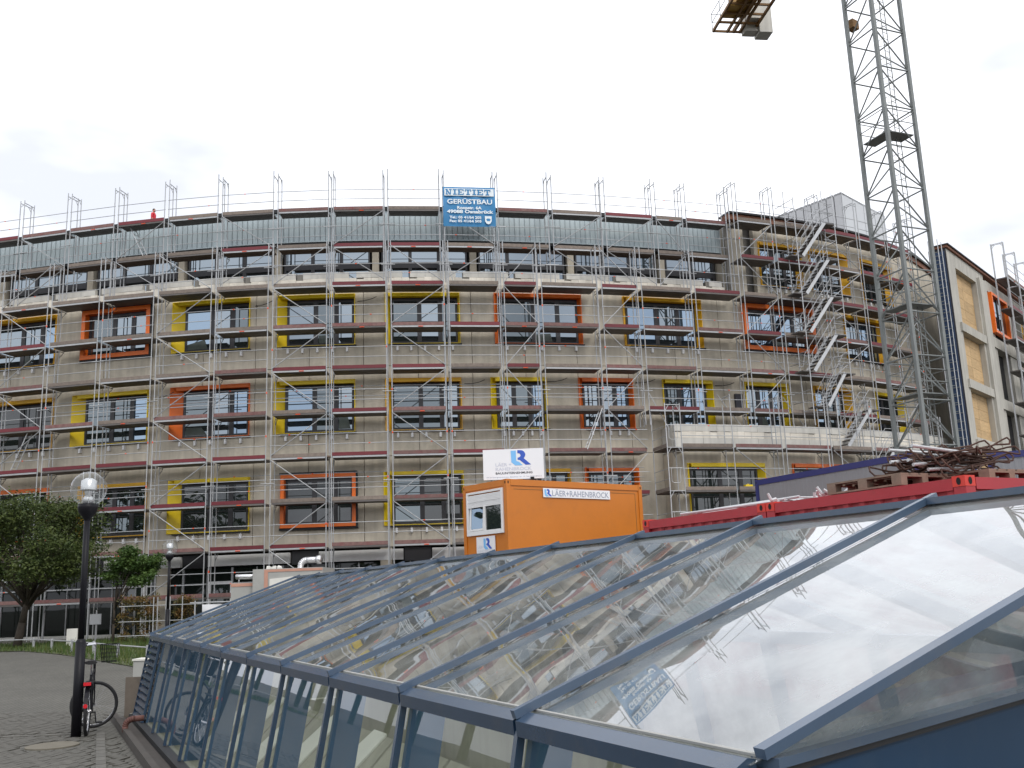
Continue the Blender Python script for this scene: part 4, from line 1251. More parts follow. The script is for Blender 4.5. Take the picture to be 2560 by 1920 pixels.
# ------------------------------------------------------------------ two red storage containers end to end
rq = Vector((-.45, .893, 0)).normalized(); rp = Vector((-rq.y, rq.x, 0)) * -1     # rq away along the row, rp to the right
def container(o, ln, dp, z0, z1, label):
    t_ = thing('storage_container', label, 'container', Vector((o.x, o.y, z0)), 'red storage containers in a row')
    mb = MB(); mb.obox(o, rq, rp, Z, (.06, ln - .06), (.06, dp - .06), (z0 + .1, z1 - .04)); add('body', mb, 'red', t_)
    mb = MB(); x = .16
    while x < ln - .3:
        mb.hexa([o + rq * x + rp * .06 + Z * (z0 + .16), o + rq * (x + .14) + rp * .06 + Z * (z0 + .16), o + rq * (x + .11) + rp * .025 + Z * (z0 + .16), o + rq * (x + .03) + rp * .025 + Z * (z0 + .16),
                 o + rq * x + rp * .06 + Z * (z1 - .15), o + rq * (x + .14) + rp * .06 + Z * (z1 - .15), o + rq * (x + .11) + rp * .025 + Z * (z1 - .15), o + rq * (x + .03) + rp * .025 + Z * (z1 - .15)])
        x += .26
    stuff(add('corrugation', mb, 'red', t_))
    for a in ((z1 - .15, z1 - .02), (z0, z0 + .15)):
        for y in ((0, .07), (dp - .07, dp)):
            mb = MB(); mb.obox(o, rq, rp, Z, (.17, ln - .17), y, a); add('side_rail', mb, 'red', t_)
        for x_ in ((0, .07), (ln - .07, ln)):
            mb = MB(); mb.obox(o, rq, rp, Z, x_, (.17, dp - .17), a); add('end_rail', mb, 'red', t_)
    for x_ in ((0, .16), (ln - .16, ln)):
        for y in ((0, .15), (dp - .15, dp)):
            mb = MB(); mb.obox(o, rq, rp, Z, x_, y, (z0 + .12, z1 - .12)); add('corner_post', mb, 'red', t_)
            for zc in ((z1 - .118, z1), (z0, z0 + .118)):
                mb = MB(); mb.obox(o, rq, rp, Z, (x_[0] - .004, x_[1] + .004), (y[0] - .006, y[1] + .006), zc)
                c_ = add('corner_casting', mb, 'red_lit', t_)
                h = MB(); xc = sum(x_) / 2; zz = sum(zc) / 2
                h.quad(*[o + rq * (xc + .03 * math.cos(q)) + rp * (y[0] - .009) + Z * (zz + .042 * math.sin(q)) for q in [2 * math.pi * f_ / 12 for f_ in range(12)]])
                yc = sum(y) / 2
                h.quad(*[o + rq * (x_[0] - .007 if x_[0] < 1 else x_[1] + .007) + rp * (yc + .03 * math.cos(q)) + Z * (zz + .042 * math.sin(q)) for q in [2 * math.pi * f_ / 12 for f_ in range(12)]])
                add('casting_hole', h, 'gap', c_)
    mb = MB(); mb.obox(o, rq, rp, Z, (.07, ln - .07), (.07, dp - .07), (z1 - .04, z1 - .02)); add('roof', mb, 'red', t_)
    return t_
ro = Vector((4.87, 10.65, 0))
container(ro, 3.22, 2.2, .3, 2.9, 'near red storage container with a pallet of rusty rebar on its roof')
container(ro + rq * 3.24, 3.0, 2.2, .3, 2.9, 'far red storage container beside the orange cabin, round-holed corner castings')
stuff(add('timber_bearer', MB().obox(ro, rq, rp, Z, (.1, 6.1), (.1, 2.1), (.0, .3)), 'pallet')) ['kind'] = 'stuff'

def pallet(o, u, v, z, label):
    t_ = thing('pallet', label, 'pallet', Vector((o.x, o.y, z)), None)
    for k in range(5):
        y = k * .165; mb = MB(); mb.obox(o, u, v, Z, (0, 1.2), (y, y + .13), (z + .122, z + .144)); add('top_board', mb, 'pallet', t_)
    for k in range(3):
        x = (0, .53, 1.055)[k]; mb = MB(); mb.obox(o, u, v, Z, (x, x + .145), (0, .8), (z + .1, z + .121)); add('cross_board', mb, 'pallet', t_)
        for y in (0, .35, .7):
            mb = MB(); mb.obox(o, u, v, Z, (x, x + .145), (y, y + .1), (z + .022, z + .099)); add('block', mb, 'pallet', t_)
    for y in (0, .35, .7):
        mb = MB(); mb.obox(o, u, v, Z, (0, 1.2), (y, y + .1), (z, z + .021)); add('bottom_board', mb, 'pallet', t_)
pallet(ro + rq * .95 + rp * .1, rq, rp, 2.9, 'wooden pallet at the left under the rusty rebar on the near red container')
pallet(ro + rq * .42 + rp * .95, rq, rp, 2.9, 'wooden pallet at the right under the rusty rebar, partly cut by the picture edge')
# pile of bent rebar and steel tubes
RB = thing('rebar_pile', 'tangled pile of rusty rebar loops lying on pallets on the near red container', 'rebar', ro + rq * 1.2 + rp * .8 + Z * 3.05)
rr = random.Random(3)
base_o = ro + rq * 1.15 + rp * 1.1
for k in range(38):
    ang = rr.uniform(-.5, .5) + (0 if k % 3 else .35)
    a_ = (rp * math.cos(ang) + rq * math.sin(ang)).normalized(); b_ = Vector((-a_.y, a_.x, 0))
    ln_, wd_ = rr.uniform(.8, 1.5), rr.uniform(.05, .2)
    tz = rr.uniform(-.08, .12)
    c = base_o + rp * rr.uniform(-.3, .35) + rq * rr.uniform(-.35, .35) + Z * (3.06 + .0072 * k + rr.uniform(0, .04))
    pts = []
    for q in range(15):
        t = 2 * math.pi * q / 14
        cx_, sx_ = math.cos(t), math.sin(t)
        ex = abs(cx_) ** .45 * (1 if cx_ > 0 else -1); ey = abs(sx_) ** .6 * (1 if sx_ > 0 else -1)
        pts.append(c + a_ * ex * ln_ / 2 + (b_ * .5 + Z * .35) * ey * wd_ + Z * (ex * tz + .03 * math.sin(3 * t)))
    mb = MB(); mb.path(pts, .0115, 5); add('rebar_loop', mb, 'rust', RB)
TB = thing('steel_tube_bundle', 'short galvanised steel tubes lying across the rusty rebar pile', 'steel tubes', base_o + Z * 3.1)
for k in range(9):
    ang = rr.uniform(-.35, .35)
    a_ = (rp * math.cos(ang) + rq * math.sin(ang)).normalized()
    c = base_o + rp * rr.uniform(-.4, .3) + rq * rr.uniform(-.4, .2) + Z * (3.08 + .034 * k)
    l_ = rr.uniform(.3, .6); tz = rr.uniform(-.03, .05)
    mb = MB(); mb.tube(c - a_ * l_ - Z * tz, c + a_ * l_ + Z * tz, .021, 8); add('tube', mb, 'galv_bright', TB)
SP = thing('frame_stack', 'flat stack of bright scaffold frames and fittings on the far red container', 'scaffold parts', ro + rq * 3.6 + rp * .5 + Z * 2.9)
for k in range(7):
    o = ro + rq * (3.0 + rr.uniform(-.1, .5)) + rp * (.25 + k * .13) + Z * (2.93 + .022 * (k % 4))
    a_ = (rq + rp * rr.uniform(-.06, .06)).normalized(); b_ = Vector((a_.y, -a_.x, 0))
    mb = MB(); mb.tube(o, o + a_ * 2.0, .02, 6); mb.tube(o + b_ * .35, o + b_ * .35 + a_ * 2.0, .02, 6)
    for x in (.1, .8, 1.9):
        mb.tube(o + a_ * x, o + a_ * x + b_ * .35, .014, 5)
    add('scaffold_frame', mb, 'galv_bright', SP)
for k in range(9):
    o = ro + rq * (2.6 + rr.uniform(-.5, .8)) + rp * rr.uniform(.15, .8) + Z * 2.94
    mb = MB(); mb.tube(o, o + Vector((rr.uniform(-.12, .12), rr.uniform(-.1, .1), rr.uniform(.03, .12))), .02, 6); mb.tube(o, o + Vector((.07, .02, .02)), .03, 6); add('fitting', mb, 'galv_bright', SP)

# ------------------------------------------------------------------ tower crane
CR = thing('tower_crane', 'grey lattice tower crane mast with counter jib and concrete ballast above', 'crane', (16.05, 39.1, .4))
legs = [Vector((15.44, 39.43, 0)), Vector((16.05, 37.96, 0)), Vector((17.52, 38.57, 0)), Vector((16.91, 40.04, 0))]
ZT = 38.0
for p in legs:
    mb = MB(); d1, d2 = (legs[1] - legs[0]).normalized(), (legs[2] - legs[1]).normalized()
    mb.obox(p, d1, d2, Z, (-.07, .07), (-.07, .07), (.4, ZT)); add('mast_leg', mb, 'crane', CR)
z = 17.64 - 1.8 * 9; 
while z < ZT - 1.8:
    for k in range(4):
        a, b = legs[k], legs[(k + 1) % 4]
        mb = MB(); mb.tube((a.x, a.y, z), (b.x, b.y, z), .034, 5); add('mast_brace', mb, 'crane', CR)
        mb = MB()
        if k % 2 == 0: mb.tube((a.x, a.y, z + .06), (b.x, b.y, z + 1.74), .034, 5)
        else: mb.tube((a.x, a.y, z + 1.74), (b.x, b.y, z + .06), .034, 5)
        add('mast_brace', mb, 'crane', CR)
    z += 1.8
for zp in (12.6, 20.1, 28.2, 4.0, 8.9):
    c = sum(legs, Vector()) / 4
    mb = MB(); A, B_, C_, D_ = [c + (p - c) * .9 for p in legs]
    lo, hi = Z * zp, Z * (zp + .04)
    m1, m2 = A.lerp(D_, .45), B_.lerp(C_, .45)
    mb.hexa([A + lo, B_ + lo, m2 + lo, m1 + lo, A + hi, B_ + hi, m2 + hi, m1 + hi]); 
    mb.hexa([m2 + lo + Z * .002, C_ + lo + Z * .002, C_.lerp(D_, .5) + lo + Z * .002, m2.lerp(m1, .5) + lo + Z * .002, m2 + hi + Z * .002, C_ + hi + Z * .002, C_.lerp(D_, .5) + hi + Z * .002, m2.lerp(m1, .5) + hi + Z * .002])
    add('mast_platform', mb, 'crane', CR)
    mb = MB()
    for k in range(4):
        a, b = legs[k], legs[(k + 1) % 4]
        mb.tube((a.x, a.y, zp + 1.0), (b.x, b.y, zp + 1.0), .02, 4); mb.tube((a.x, a.y, zp + .5), (b.x, b.y, zp + .5), .02, 4)
    add('platform_rail', mb, 'crane', CR)
lc = sum(legs, Vector()) / 4 + Vector((.38, -.12, 0))
lu = Vector((.8, .6, 0))
mb = MB()
for sg in (-.17, .17):
    mb.tube(lc + lu * sg + Z * .5, lc + lu * sg + Z * ZT, .022, 4)
zz = .8
while zz < 34:
    mb.tube(lc - lu * .17 + Z * zz, lc + lu * .17 + Z * zz, .012, 4); zz += .3
add('ladder', mb, 'crane', CR)
mb = MB(); zz = 4.0
while zz < 34:
    for f_ in range(6):
        t0, t1 = math.pi * f_ / 6, math.pi * (f_ + 1) / 6
        v_ = Vector((-lu.y, lu.x, 0))
        mb.tube(lc + lu * (.3 * math.cos(t0)) + v_ * (.55 * math.sin(t0)) + Z * zz, lc + lu * (.3 * math.cos(t1)) + v_ * (.55 * math.sin(t1)) + Z * zz, .012, 4)
    zz += .9
add('ladder_hoops', mb, 'crane', CR)
mb = MB(); c = legs[0] + Vector((.35, .25, 26.0)); mb.obox(c, Vector((.8, .6, 0)), Vector((-.6, .8, 0)), Z, (-.2, .25), (-.18, .18), (-.2, .2)); add('junction_box', mb, 'crane_brown', CR)
# slewing head and counter jib
mb = MB(); c = Vector((16.05, 38.95, 0)); mb.lathe([(.05, 33.0), (1.25, 33.0), (1.25, 33.7), (.05, 33.7)], c, 18); add('slewing_ring', mb, 'crane', CR)
ju, jv = Vector((.139, -.99, 0)).normalized(), Vector((.99, .139, 0)).normalized()
jo = Vector((14.0, 53.2, 0))
for v in (-1.22, -.35, .05, .42, 1.2):
    mb = MB(); mb.obox(jo, ju, jv, Z, (0, 14.5), (v - .06, v + .06), (34.0, 34.26 if abs(v) < .3 else 34.16)); add('jib_beam', mb, 'crane_brown', CR)
for k in range(16):
    u_ = .0 + k * .95
    mb = MB(); mb.obox(jo, ju, jv, Z, (u_, u_ + .1), (-1.28, 1.26), (34.01, 34.13)); add('cross_member', mb, 'crane_brown', CR)
mb = MB(); mb.obox(jo, ju, jv, Z, (1.3, 2.6), (-1.1, -.2), (34.14, 34.2)); mb.obox(jo, ju, jv, Z, (3.2, 9), (-1.1, -.42), (34.14, 34.19)); add('walkway', mb, 'crane_yellow', CR)
mb = MB(); mb.obox(jo, ju, jv, Z, (1.9, 3.4), (-.85, .35), (34.2, 35.1)); mb.obox(jo, ju, jv, Z, (1.3, 1.9), (-.4, .3), (34.2, 34.8)); mb.tube(jo + ju * 2.4 + jv * -.9 + Z * 35.1, jo + ju * 2.4 + jv * .6 + Z * 35.1, .35, 12); add('winch', mb, 'crane_yellow', CR)
mb = MB(); mb.obox(jo, ju, jv, Z, (3.6, 5.2), (-.2, .4), (34.3, 35.2)); add('control_box', mb, 'crane', CR)
mb = MB()
for v in (-1.25,):
    for h in (.55, 1.1):
        mb.tube(jo + jv * v + Z * (34.1 + h), jo + ju * 13 + jv * v + Z * (34.1 + h), .022, 5)
    for k in range(10):
        mb.tube(jo + ju * (k * 1.4) + jv * v + Z * 34.1, jo + ju * (k * 1.4) + jv * v + Z * 35.2, .022, 5)
    for h in (.55, 1.1):
        mb.tube(jo + jv * v + Z * (34.1 + h), jo + jv * .4 + Z * (34.1 + h), .02, 5)
add('railing', mb, 'crane', CR)
for (u0, u1, v0, v1, z0, z1) in ((.1, .75, .5, 1.25, 33.75, 36.2), (.05, .95, 1.3, 2.1, 33.6, 36.9), (.8, 1.4, .55, 1.2, 34.2, 36.4)):
    mb = MB(); mb.obox(jo, ju, jv, Z, (u0, u1), (v0, v1), (z0, z1)); add('ballast_block', mb, 'concrete_pale', CR)
mb = MB()
for v in (-.35, .42):
    for k in range(8):
        u0 = 3 + k * 1.4
        mb.tube(jo + ju * u0 + jv * v + Z * 34.2, jo + ju * (u0 + .7) + jv * .04 + Z * 35.3, .035, 5); mb.tube(jo + ju * (u0 + .7) + jv * .04 + Z * 35.3, jo + ju * (u0 + 1.4) + jv * v + Z * 34.2, .035, 5)
mb.tube(jo + ju * 3 + jv * .04 + Z * 35.3, jo + ju * 14 + jv * .04 + Z * 35.3, .04, 5)
add('jib_lattice', mb, 'crane_brown', CR)

# ------------------------------------------------------------------ right wing, its gable boarded up
WG = thing('building_wing', 'unfinished concrete wing with boarded window openings behind the crane', 'building', (25.04, 53.4, .4))
wo, wu = Vector((25.04, 53.4, 0)), Vector((.646, .763, 0)).normalized()
wn_ = Vector((wu.y, -wu.x, 0))
def wbox(t0, t1, z0, z1, d0, d1, m, name, zr=0.0, par=None):
    mb = MB()
    A = [wo + wu * t0 + wn_ * d0, wo + wu * t1 + wn_ * d0, wo + wu * t1 + wn_ * d1, wo + wu * t0 + wn_ * d1]
    mb.hexa([p + Z * z0 for p in A] + [p + Z * z1 for p in A])
    return add(name, mb, m, par or WG)
OPEN = [(1.45, 5.5, 15.9, 19.25), (1.25, 5.4, 12.4, 15.35), (1.25, 5.4, 9.3, 12.05), (1.25, 5.4, 5.6, 8.6)]
wbox(0, 40, .4, 20.1, -.9, -.6, 'concrete_dark', 'inner_wall')
for r in subtract((.0, 7.2, .4, 20.1), OPEN):
    wbox(r[0] + .004, r[1] - .004, r[2] + .004, r[3] - .004, -.5, 0, 'wing', 'concrete_panel')
for z0 in (15.37, 12.07, 8.65):
    wbox(.9, 5.7, z0, z0 + .5, .005, .12, 'wing', 'spandrel_beam')
wbox(5.75, 7.1, .4, 19.6, .004, .16, 'wing', 'pilaster')
for (a, b, z0, z1) in OPEN:
    for k in range(2):
        x0, x1 = a + (b - a) * k / 2, a + (b - a) * (k + 1) / 2
        zz = z0
        while zz < z1 - .01:
            z2 = min(z1, zz + .62)
            wbox(x0 + .012, x1 - .012, zz + .006, z2 - .006, -.34 - rnd.uniform(0, .02), -.3, 'wood', 'boarding_sheet')
            zz = z2
wbox(-.1, 40, 20.12, 20.26, -.6, .12, 'osb', 'roof_fascia')
wbox(-.15, 40, 20.265, 20.33, -.6, .2, 'black', 'roof_edge')
wbox(-.03, .0, .4, 20.11, -.95, .01, 'shade', 'end_shade_sheet')  # dark sheet added over the wing's end to draw its shade
# to the right: slabs, parapets, dark openings, orange window box
HO = [(6.1, 9.4, 16.5, 18.9)]
for zf in (4.0, 8.0, 11.9, 15.8, 19.4):
    wbox(7.25, 40, zf - .3, zf + .35, -.6, .1, 'wing', 'floor_slab')
for k in range(9):
    x = 7.3 + k * 4.0
    for zf, zt in ((.4, 3.7), (4.35, 7.7), (8.35, 11.6), (12.25, 15.5), (16.15, 19.1)):
        wbox(x, x + 1.0 + (k % 2) * .6, zf, zt, -.5, 0, 'wing', 'concrete_pier')
        wbox(x + 1.2 + (k % 2) * .6, x + 3.9, zf, zt, -.58, -.45, 'pane_dark' if k % 2 else 'gap', 'dark_opening')
for (x0, x1, z0, z1, m) in ((7.6, 11.2, 16.45, 19.05, 'orange'), (15.5, 19, 16.45, 19.05, 'amber')):
    mb = MB(); dp = .28
    for r in ((x0, x1, z0, z0 + .16), (x0, x1, z1 - .16, z1), (x0, x0 + .16, z0 + .16, z1 - .16), (x1 - .16, x1, z0 + .16, z1 - .16)):
        A = [wo + wu * r[0], wo + wu * r[1], wo + wu * r[1] + wn_ * dp, wo + wu * r[0] + wn_ * dp]
        mb.hexa([p + Z * r[2] for p in A] + [p + Z * r[3] for p in A])
    f = add('window', mb, m, WG)
    wbox(x0 + .17, x1 - .17, z0 + .17, z1 - .17, .02, .06, 'pane', 'pane', par=f)
    wbox((x0 + x1) / 2 - .08, (x0 + x1) / 2 + .08, z0 + .17, z1 - .17, .065, .1, 'anthracite', 'mullion', par=f)
# return wall, its shade put into the colour, between the curved facade and the gable, blue netting on it
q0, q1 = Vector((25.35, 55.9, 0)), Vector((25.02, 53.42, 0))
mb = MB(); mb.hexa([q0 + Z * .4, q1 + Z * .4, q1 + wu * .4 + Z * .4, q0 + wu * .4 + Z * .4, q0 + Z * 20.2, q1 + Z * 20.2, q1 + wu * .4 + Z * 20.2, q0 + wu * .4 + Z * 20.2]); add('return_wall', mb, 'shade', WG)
WS = thing('scaffolding', 'narrow scaffold tower with blue netting in the dark corner beside the boarded gable', 'scaffolding', (24.6, 53.3, .4))
tw = lambda a, b: wo - wn_ * a - wu * b
for a_, b_ in ((.12, .3), (.62, .3), (.12, 1.0), (.62, 1.0)):
    pole(WS, tw(a_, b_), .4, 20.4, 'galv_bright')
z = 1.4
while z < 20:
    for b_ in (.3, 1.0):
        a, b = tw(.12, b_), tw(.62, b_)
        mb = MB(); mb.tube((a.x, a.y, z), (b.x, b.y, z), .022, 5); add('rung', mb, 'crane', WS)
    z += .48
mb = MB(); a, b = tw(.05, .16), tw(.85, .16)
mb.hexa([a + Z * 1, b + Z * 1, b + wu * .02 + Z * 1, a + wu * .02 + Z * 1, a + Z * 19.9, b + Z * 19.9, b + wu * .02 + Z * 19.9, a + wu * .02 + Z * 19.9]); add('netting', mb, 'netting', WS)
# scaffolding along the far part of the wing
WF = thing('scaffolding', 'scaffolding on the far right wing rising above its roof edge', 'scaffolding', wo + wu * 12 + wn_ * 1.2)
wcols = [8.4 + 2.75 * k for k in range(9)]
for i, x in enumerate(wcols):
    for sd in (-.1, .1):
        for d in (1.15, .45):
            p = wo + wu * (x + sd) + wn_ * d; pole(WF, p, .4, 22.3)
        p, q = wo + wu * (x + sd) + wn_ * 1.15, wo + wu * (x + sd) + wn_ * .45
        transom(WF, p, q, 22.25)
    if i < 8:
        a = wo + wu * (x + .1) + wn_ * 1.15
        for lv in range(1, 11):
            z = 2 * lv + .05
            deck(WF, a, wu, wn_, 2.55, z, 'rgp'[(i + lv) % 3], console=False)
            rail(WF, a, wu, 2.55, z + .55); rail(WF, a, wu, 2.55, z + 1.05)
mb_ = TAPE.get(WF.name)
if mb_: stuff(add('marker_tape', mb_[1], 'tape', WF))

# ------------------------------------------------------------------ glass roof in the foreground
SK = thing('glass_roof', 'long hipped skylight with blue steel frame and reflecting glass in the foreground', 'skylight', (-1.5, 9, 0))
LEAN = .22
ez = Z * EAVE_Z
def eave(k): return C0 - SD * PITCH_BAR * (NB - k)            # k = 0 far end .. NB near corner
def ridge(k): return eave(k) + SD * .0 + SN * RIDGE_W + Z * (EAVE_Z + RIDGE_H)
up_n = (SN * RIDGE_W + Z * RIDGE_H).normalized()
roof_n = Vector((-SN.x * RIDGE_H, -SN.y * RIDGE_H, RIDGE_W)).normalized()
apex = C0 + SD * .12 + SN * RIDGE_W + Z * (EAVE_Z + RIDGE_H)
def bar(p, q, n, wd, h, name, mat='blue', lift=0.0):
    d = (q - p); ln = d.length; d.normalize(); s = d.cross(n).normalized()
    mb = MB(); mb.obox(p, d, s, n, (0, ln), (-wd / 2, wd / 2), (lift, lift + h))
    return add(name, mb, mat, SK)
foot = lambda p: p - SN * LEAN
wall_n = (-SN * EAVE_Z + Z * -LEAN * -1).normalized()
wall_n = Vector((-SN.x, -SN.y, LEAN / EAVE_Z)).normalized()
for k in range(NB + 1):
    e = eave(k) + ez
    if k < NB:
        b_ = bar(e - up_n * .05, ridge(k) + up_n * .06, roof_n, .034, .035, 'glazing_bar', 'bar_blue_skylit', .012)
        bar(e, ridge(k), roof_n, .03, .03, 'inner_rafter', 'blue_in', -.045)
    f = foot(eave(k)) + Z * .1
    if k < NB or True:
        bar(f, e - Z * .06, wall_n, .034, .035, 'wall_bar', 'blue', .012)
        bar(f, e - Z * .06, wall_n, .045, .19, 'inner_post', 'blue_in', -.21)
for k in range(NB):
    a, b = eave(k) + ez, eave(k + 1) + ez
    c, d = (ridge(k + 1), ridge(k)) if k < NB - 1 else (apex, ridge(k))
    mb = MB(); j = rnd.uniform(-.006, .006)
    mb.quad(a, b, c + Z * j, d); add('roof_pane', mb, 'glazing', SK)
    fa, fb = foot(eave(k)) + Z * .1, foot(eave(k + 1)) + Z * .1
    if k > 0:
        mb = MB(); mb.quad(fa, fb, b - Z * .06, a - Z * .06); add('wall_pane', mb, 'glazing_side', SK)
    else:
        for q in range(12):                 # louvred first bay
            t0, t1 = q / 12, (q + .78) / 12
            A, B_ = fa.lerp(a - Z * .06, t0), fb.lerp(b - Z * .06, t0)
            C_, D_ = fb.lerp(b - Z * .06, t1), fa.lerp(a - Z * .06, t1)
            w_ = wall_n
            mb = MB(); mb.hexa([A + w_ * .06, B_ + w_ * .06, B_ + w_ * .045, A + w_ * .045, D_ - w_ * .02, C_ - w_ * .02, C_ - w_ * .035, D_ - w_ * .035]); add('louvre_slat', mb, 'blue', SK)
        mb = MB(); mb.quad(fa - wall_n * .1, fb - wall_n * .1, b - wall_n * .1 - Z * .06, a - wall_n * .1 - Z * .06); add('louvre_back', mb, 'shade', SK)
# eave beam: sloping light top and vertical face, in bays
for k in range(NB):
    a, b = eave(k) + ez, eave(k + 1) + ez
    d = SD
    mb = MB()
    pr = [(-.05, -.072), (.03, -.072), (.03, .012), (.0, .018), (-.055, -.012)]
    i = len(mb.v)
    for p in (a + d * .012, b - d * .012):
        for x, z in pr:
            mb.v.append(tuple(p + SN * x + Z * z))
    n = len(pr)
    mb.f += [(q, (q + 1) % n, n + (q + 1) % n, n + q) for q in range(n)] + [tuple(range(n))[::-1], tuple(range(n, 2 * n))]
    add('eave_beam', mb, 'blue', SK)
    mb = MB(); mb.tube(a + SN * .045 + Z * .02, b + SN * .045 + Z * .02, .007, 5); add('sealing_strip', mb, 'plaster', SK)
bar(C0 + ez + (apex - C0 - ez).normalized() * .04, apex, (roof_n + Z * .4).normalized(), .05, .03, 'hip_bar', 'bar_blue_skylit', .0)
mb = MB(); mb.obox(ridge(0), SD, SN, Z, (-.1, PITCH_BAR * NB), (-.045, .045), (.0, .035)); add('ridge_cap', mb, 'bar_blue_skylit', SK)
# far slope and both ends
apex2 = apex
for k in range(NB + 1):
    b_ = eave(k) + SN * 2 * RIDGE_W + ez
    t_ = ridge(k)
    n2 = Vector((SN.x * RIDGE_H, SN.y * RIDGE_H, RIDGE_W)).normalized()
    if k % 1 == 0:
        bar(b_, t_, n2, .034, .035, 'glazing_bar', 'bar_blue_skylit', .012)
        bar(b_, t_, n2, .1, .1, 'inner_rafter', 'strut', -.115)
    if k < NB:
        mb = MB(); mb.quad(eave(k + 1) + SN * 2 * RIDGE_W + ez, b_, t_, ridge(k + 1)); add('roof_pane', mb, 'glazing_far', SK)
        x0, x1 = eave(k) + SN * 2 * RIDGE_W, eave(k + 1) + SN * 2 * RIDGE_W
        mb = MB(); mb.quad(x1 + SN * LEAN + Z * .1, x0 + SN * LEAN + Z * .1, x0 + Z * (EAVE_Z - .06), x1 + Z * (EAVE_Z - .06)); add('wall_pane', mb, 'glazing_far', SK)
        mb = MB(); mb.obox(x0 + ez, SD, SN, Z, (.01, PITCH_BAR - .01), (-.09, .05), (-.1, .015)); add('eave_beam', mb, 'strut', SK)
        bar(x0 + SN * LEAN + Z * .1, x0 + Z * (EAVE_Z - .07), SN, .1, .12, 'inner_post', 'strut', -.14)
Cb = C0 + SN * 2 * RIDGE_W
Q = C1 + ez
mb = MB(); mb.quad(C0 + ez, Q, apex); add('roof_pane', mb, 'glazing', SK)
mb = MB(); mb.quad(Q, Cb + ez, apex); add('roof_pane', mb, 'glazing', SK)
bar(Q, apex, Z, .055, .035, 'hip_bar', 'bar_blue_skylit', .012)
bar(C0 + ez + (Q - C0 - ez) * .5, apex, Z, .034, .035, 'glazing_bar', 'bar_blue_skylit', .012)
# short end: deep fascia with a light top edge, panes below
en = Vector((E2.y, -E2.x, 0))
mb = MB(); mb.obox(C0 + ez, E2, en, Z, (.05, L2), (-.03, .06), (-.012, .016)); add('eave_flashing', mb, 'bar_blue_skylit', SK)
mb = MB(); mb.obox(C0 + ez, E2, en, Z, (.02, L2), (-.02, .03), (-.34, -.035)); add('end_fascia', mb, 'fascia_navy', SK)
mb = MB(); mb.obox(C0 + ez, E2, en, Z, (.02, L2), (-.02, .045), (-.034, -.013)); add('fascia_gap', mb, 'black', SK)
for k in range(4):
    p, q = C0 + E2 * (L2 * k / 4), C0 + E2 * (L2 * (k + 1) / 4)
    mb = MB(); mb.quad(p + en * LEAN + Z * .1, q + en * LEAN + Z * .1, q + Z * (EAVE_Z - .3), p + Z * (EAVE_Z - .3)); add('wall_pane', mb, 'glazing_side', SK)
    bar(p + en * LEAN + Z * .1, p + Z * (EAVE_Z - .3), en, .06, .2, 'wall_bar', 'blue', -.16)
f0, f1 = Fs + ez, F2 + ez
mb = MB(); mb.quad(f1, f0, ridge(0)); add('roof_pane', mb, 'glazing', SK)
mb = MB(); mb.quad(F2 + Z * .1 - SD * .1, Fs + Z * .1 - SD * .1, f0, f1); add('wall_pane', mb, 'glazing_side', SK)
# foot channel and kerb
o = foot(Fs)
mb = MB(); mb.obox(o, SD, -SN, Z, (-.1, PITCH_BAR * NB + .3), (-.02, .1), (.005, .1)); add('foot_channel', mb, 'black', SK)
mb = MB(); mb.obox(o, SD, -SN, Z, (-.35, PITCH_BAR * NB + .5), (.28, .36), (-.1, .12)); add('kerb_rail', mb, 'kerb_dark', SK)
mb = MB(); mb.obox(o, SD, -SN, Z, (-.3, PITCH_BAR * NB + .5), (.101, .28), (-.1, .03)); add('gravel_gutter', mb, 'kerb_dark', SK)
# interior: pit walls, floor, steel frames with forked struts
pw = [Fs, C0, C1, F2]
for i in range(4):
    a, b = pw[i], pw[(i + 1) % 4]
    u = (b - a).normalized(); n = Vector((-u.y, u.x, 0)); ln = (b - a).length
    mb = MB(); mb.obox(a, u, n, Z, (-.2, ln + .2), (-.3, 0.0) if (sum(pw, Vector()) / 4 - a).dot(n) > 0 else (0.0, .3), (-3.0, .099 - .002 * i)); add('pit_wall', mb, 'pit_concrete', SK)
mb = MB(); mb.quad(*[p + Z * -1.3 for p in pw]); add('pit_floor', mb, 'pitfloor', SK)
for k in range(NB):                      # invented slopes tilted to catch light, a white and a beige one per bay
    P3 = lambda a, b, z: eave(k) + SD * (PITCH_BAR * a) + SN * b + Z * z
    lo_, up_ = (.5, -.35), (1.35, .5)
    j0 = rnd.uniform(-.05, .1)
    mb = MB(); q4 = [P3(.02, *lo_), P3(.98, *lo_), P3(.98, *up_), P3(.02, *up_)]
    mb.hexa([p - Z * .06 for p in q4] + q4); add('light_catch_slope', mb, 'pit_concrete', SK)
    mb = MB(); q4 = [P3(.12 + j0, *lo_), P3(.62 + j0, *lo_), P3(.78 + j0, *up_), P3(.5 + j0, *up_)]
    mb.hexa([p + Z * .004 for p in q4] + [p + Z * .03 for p in q4]); add('light_catch_panel', mb, 'inner_white', SK)

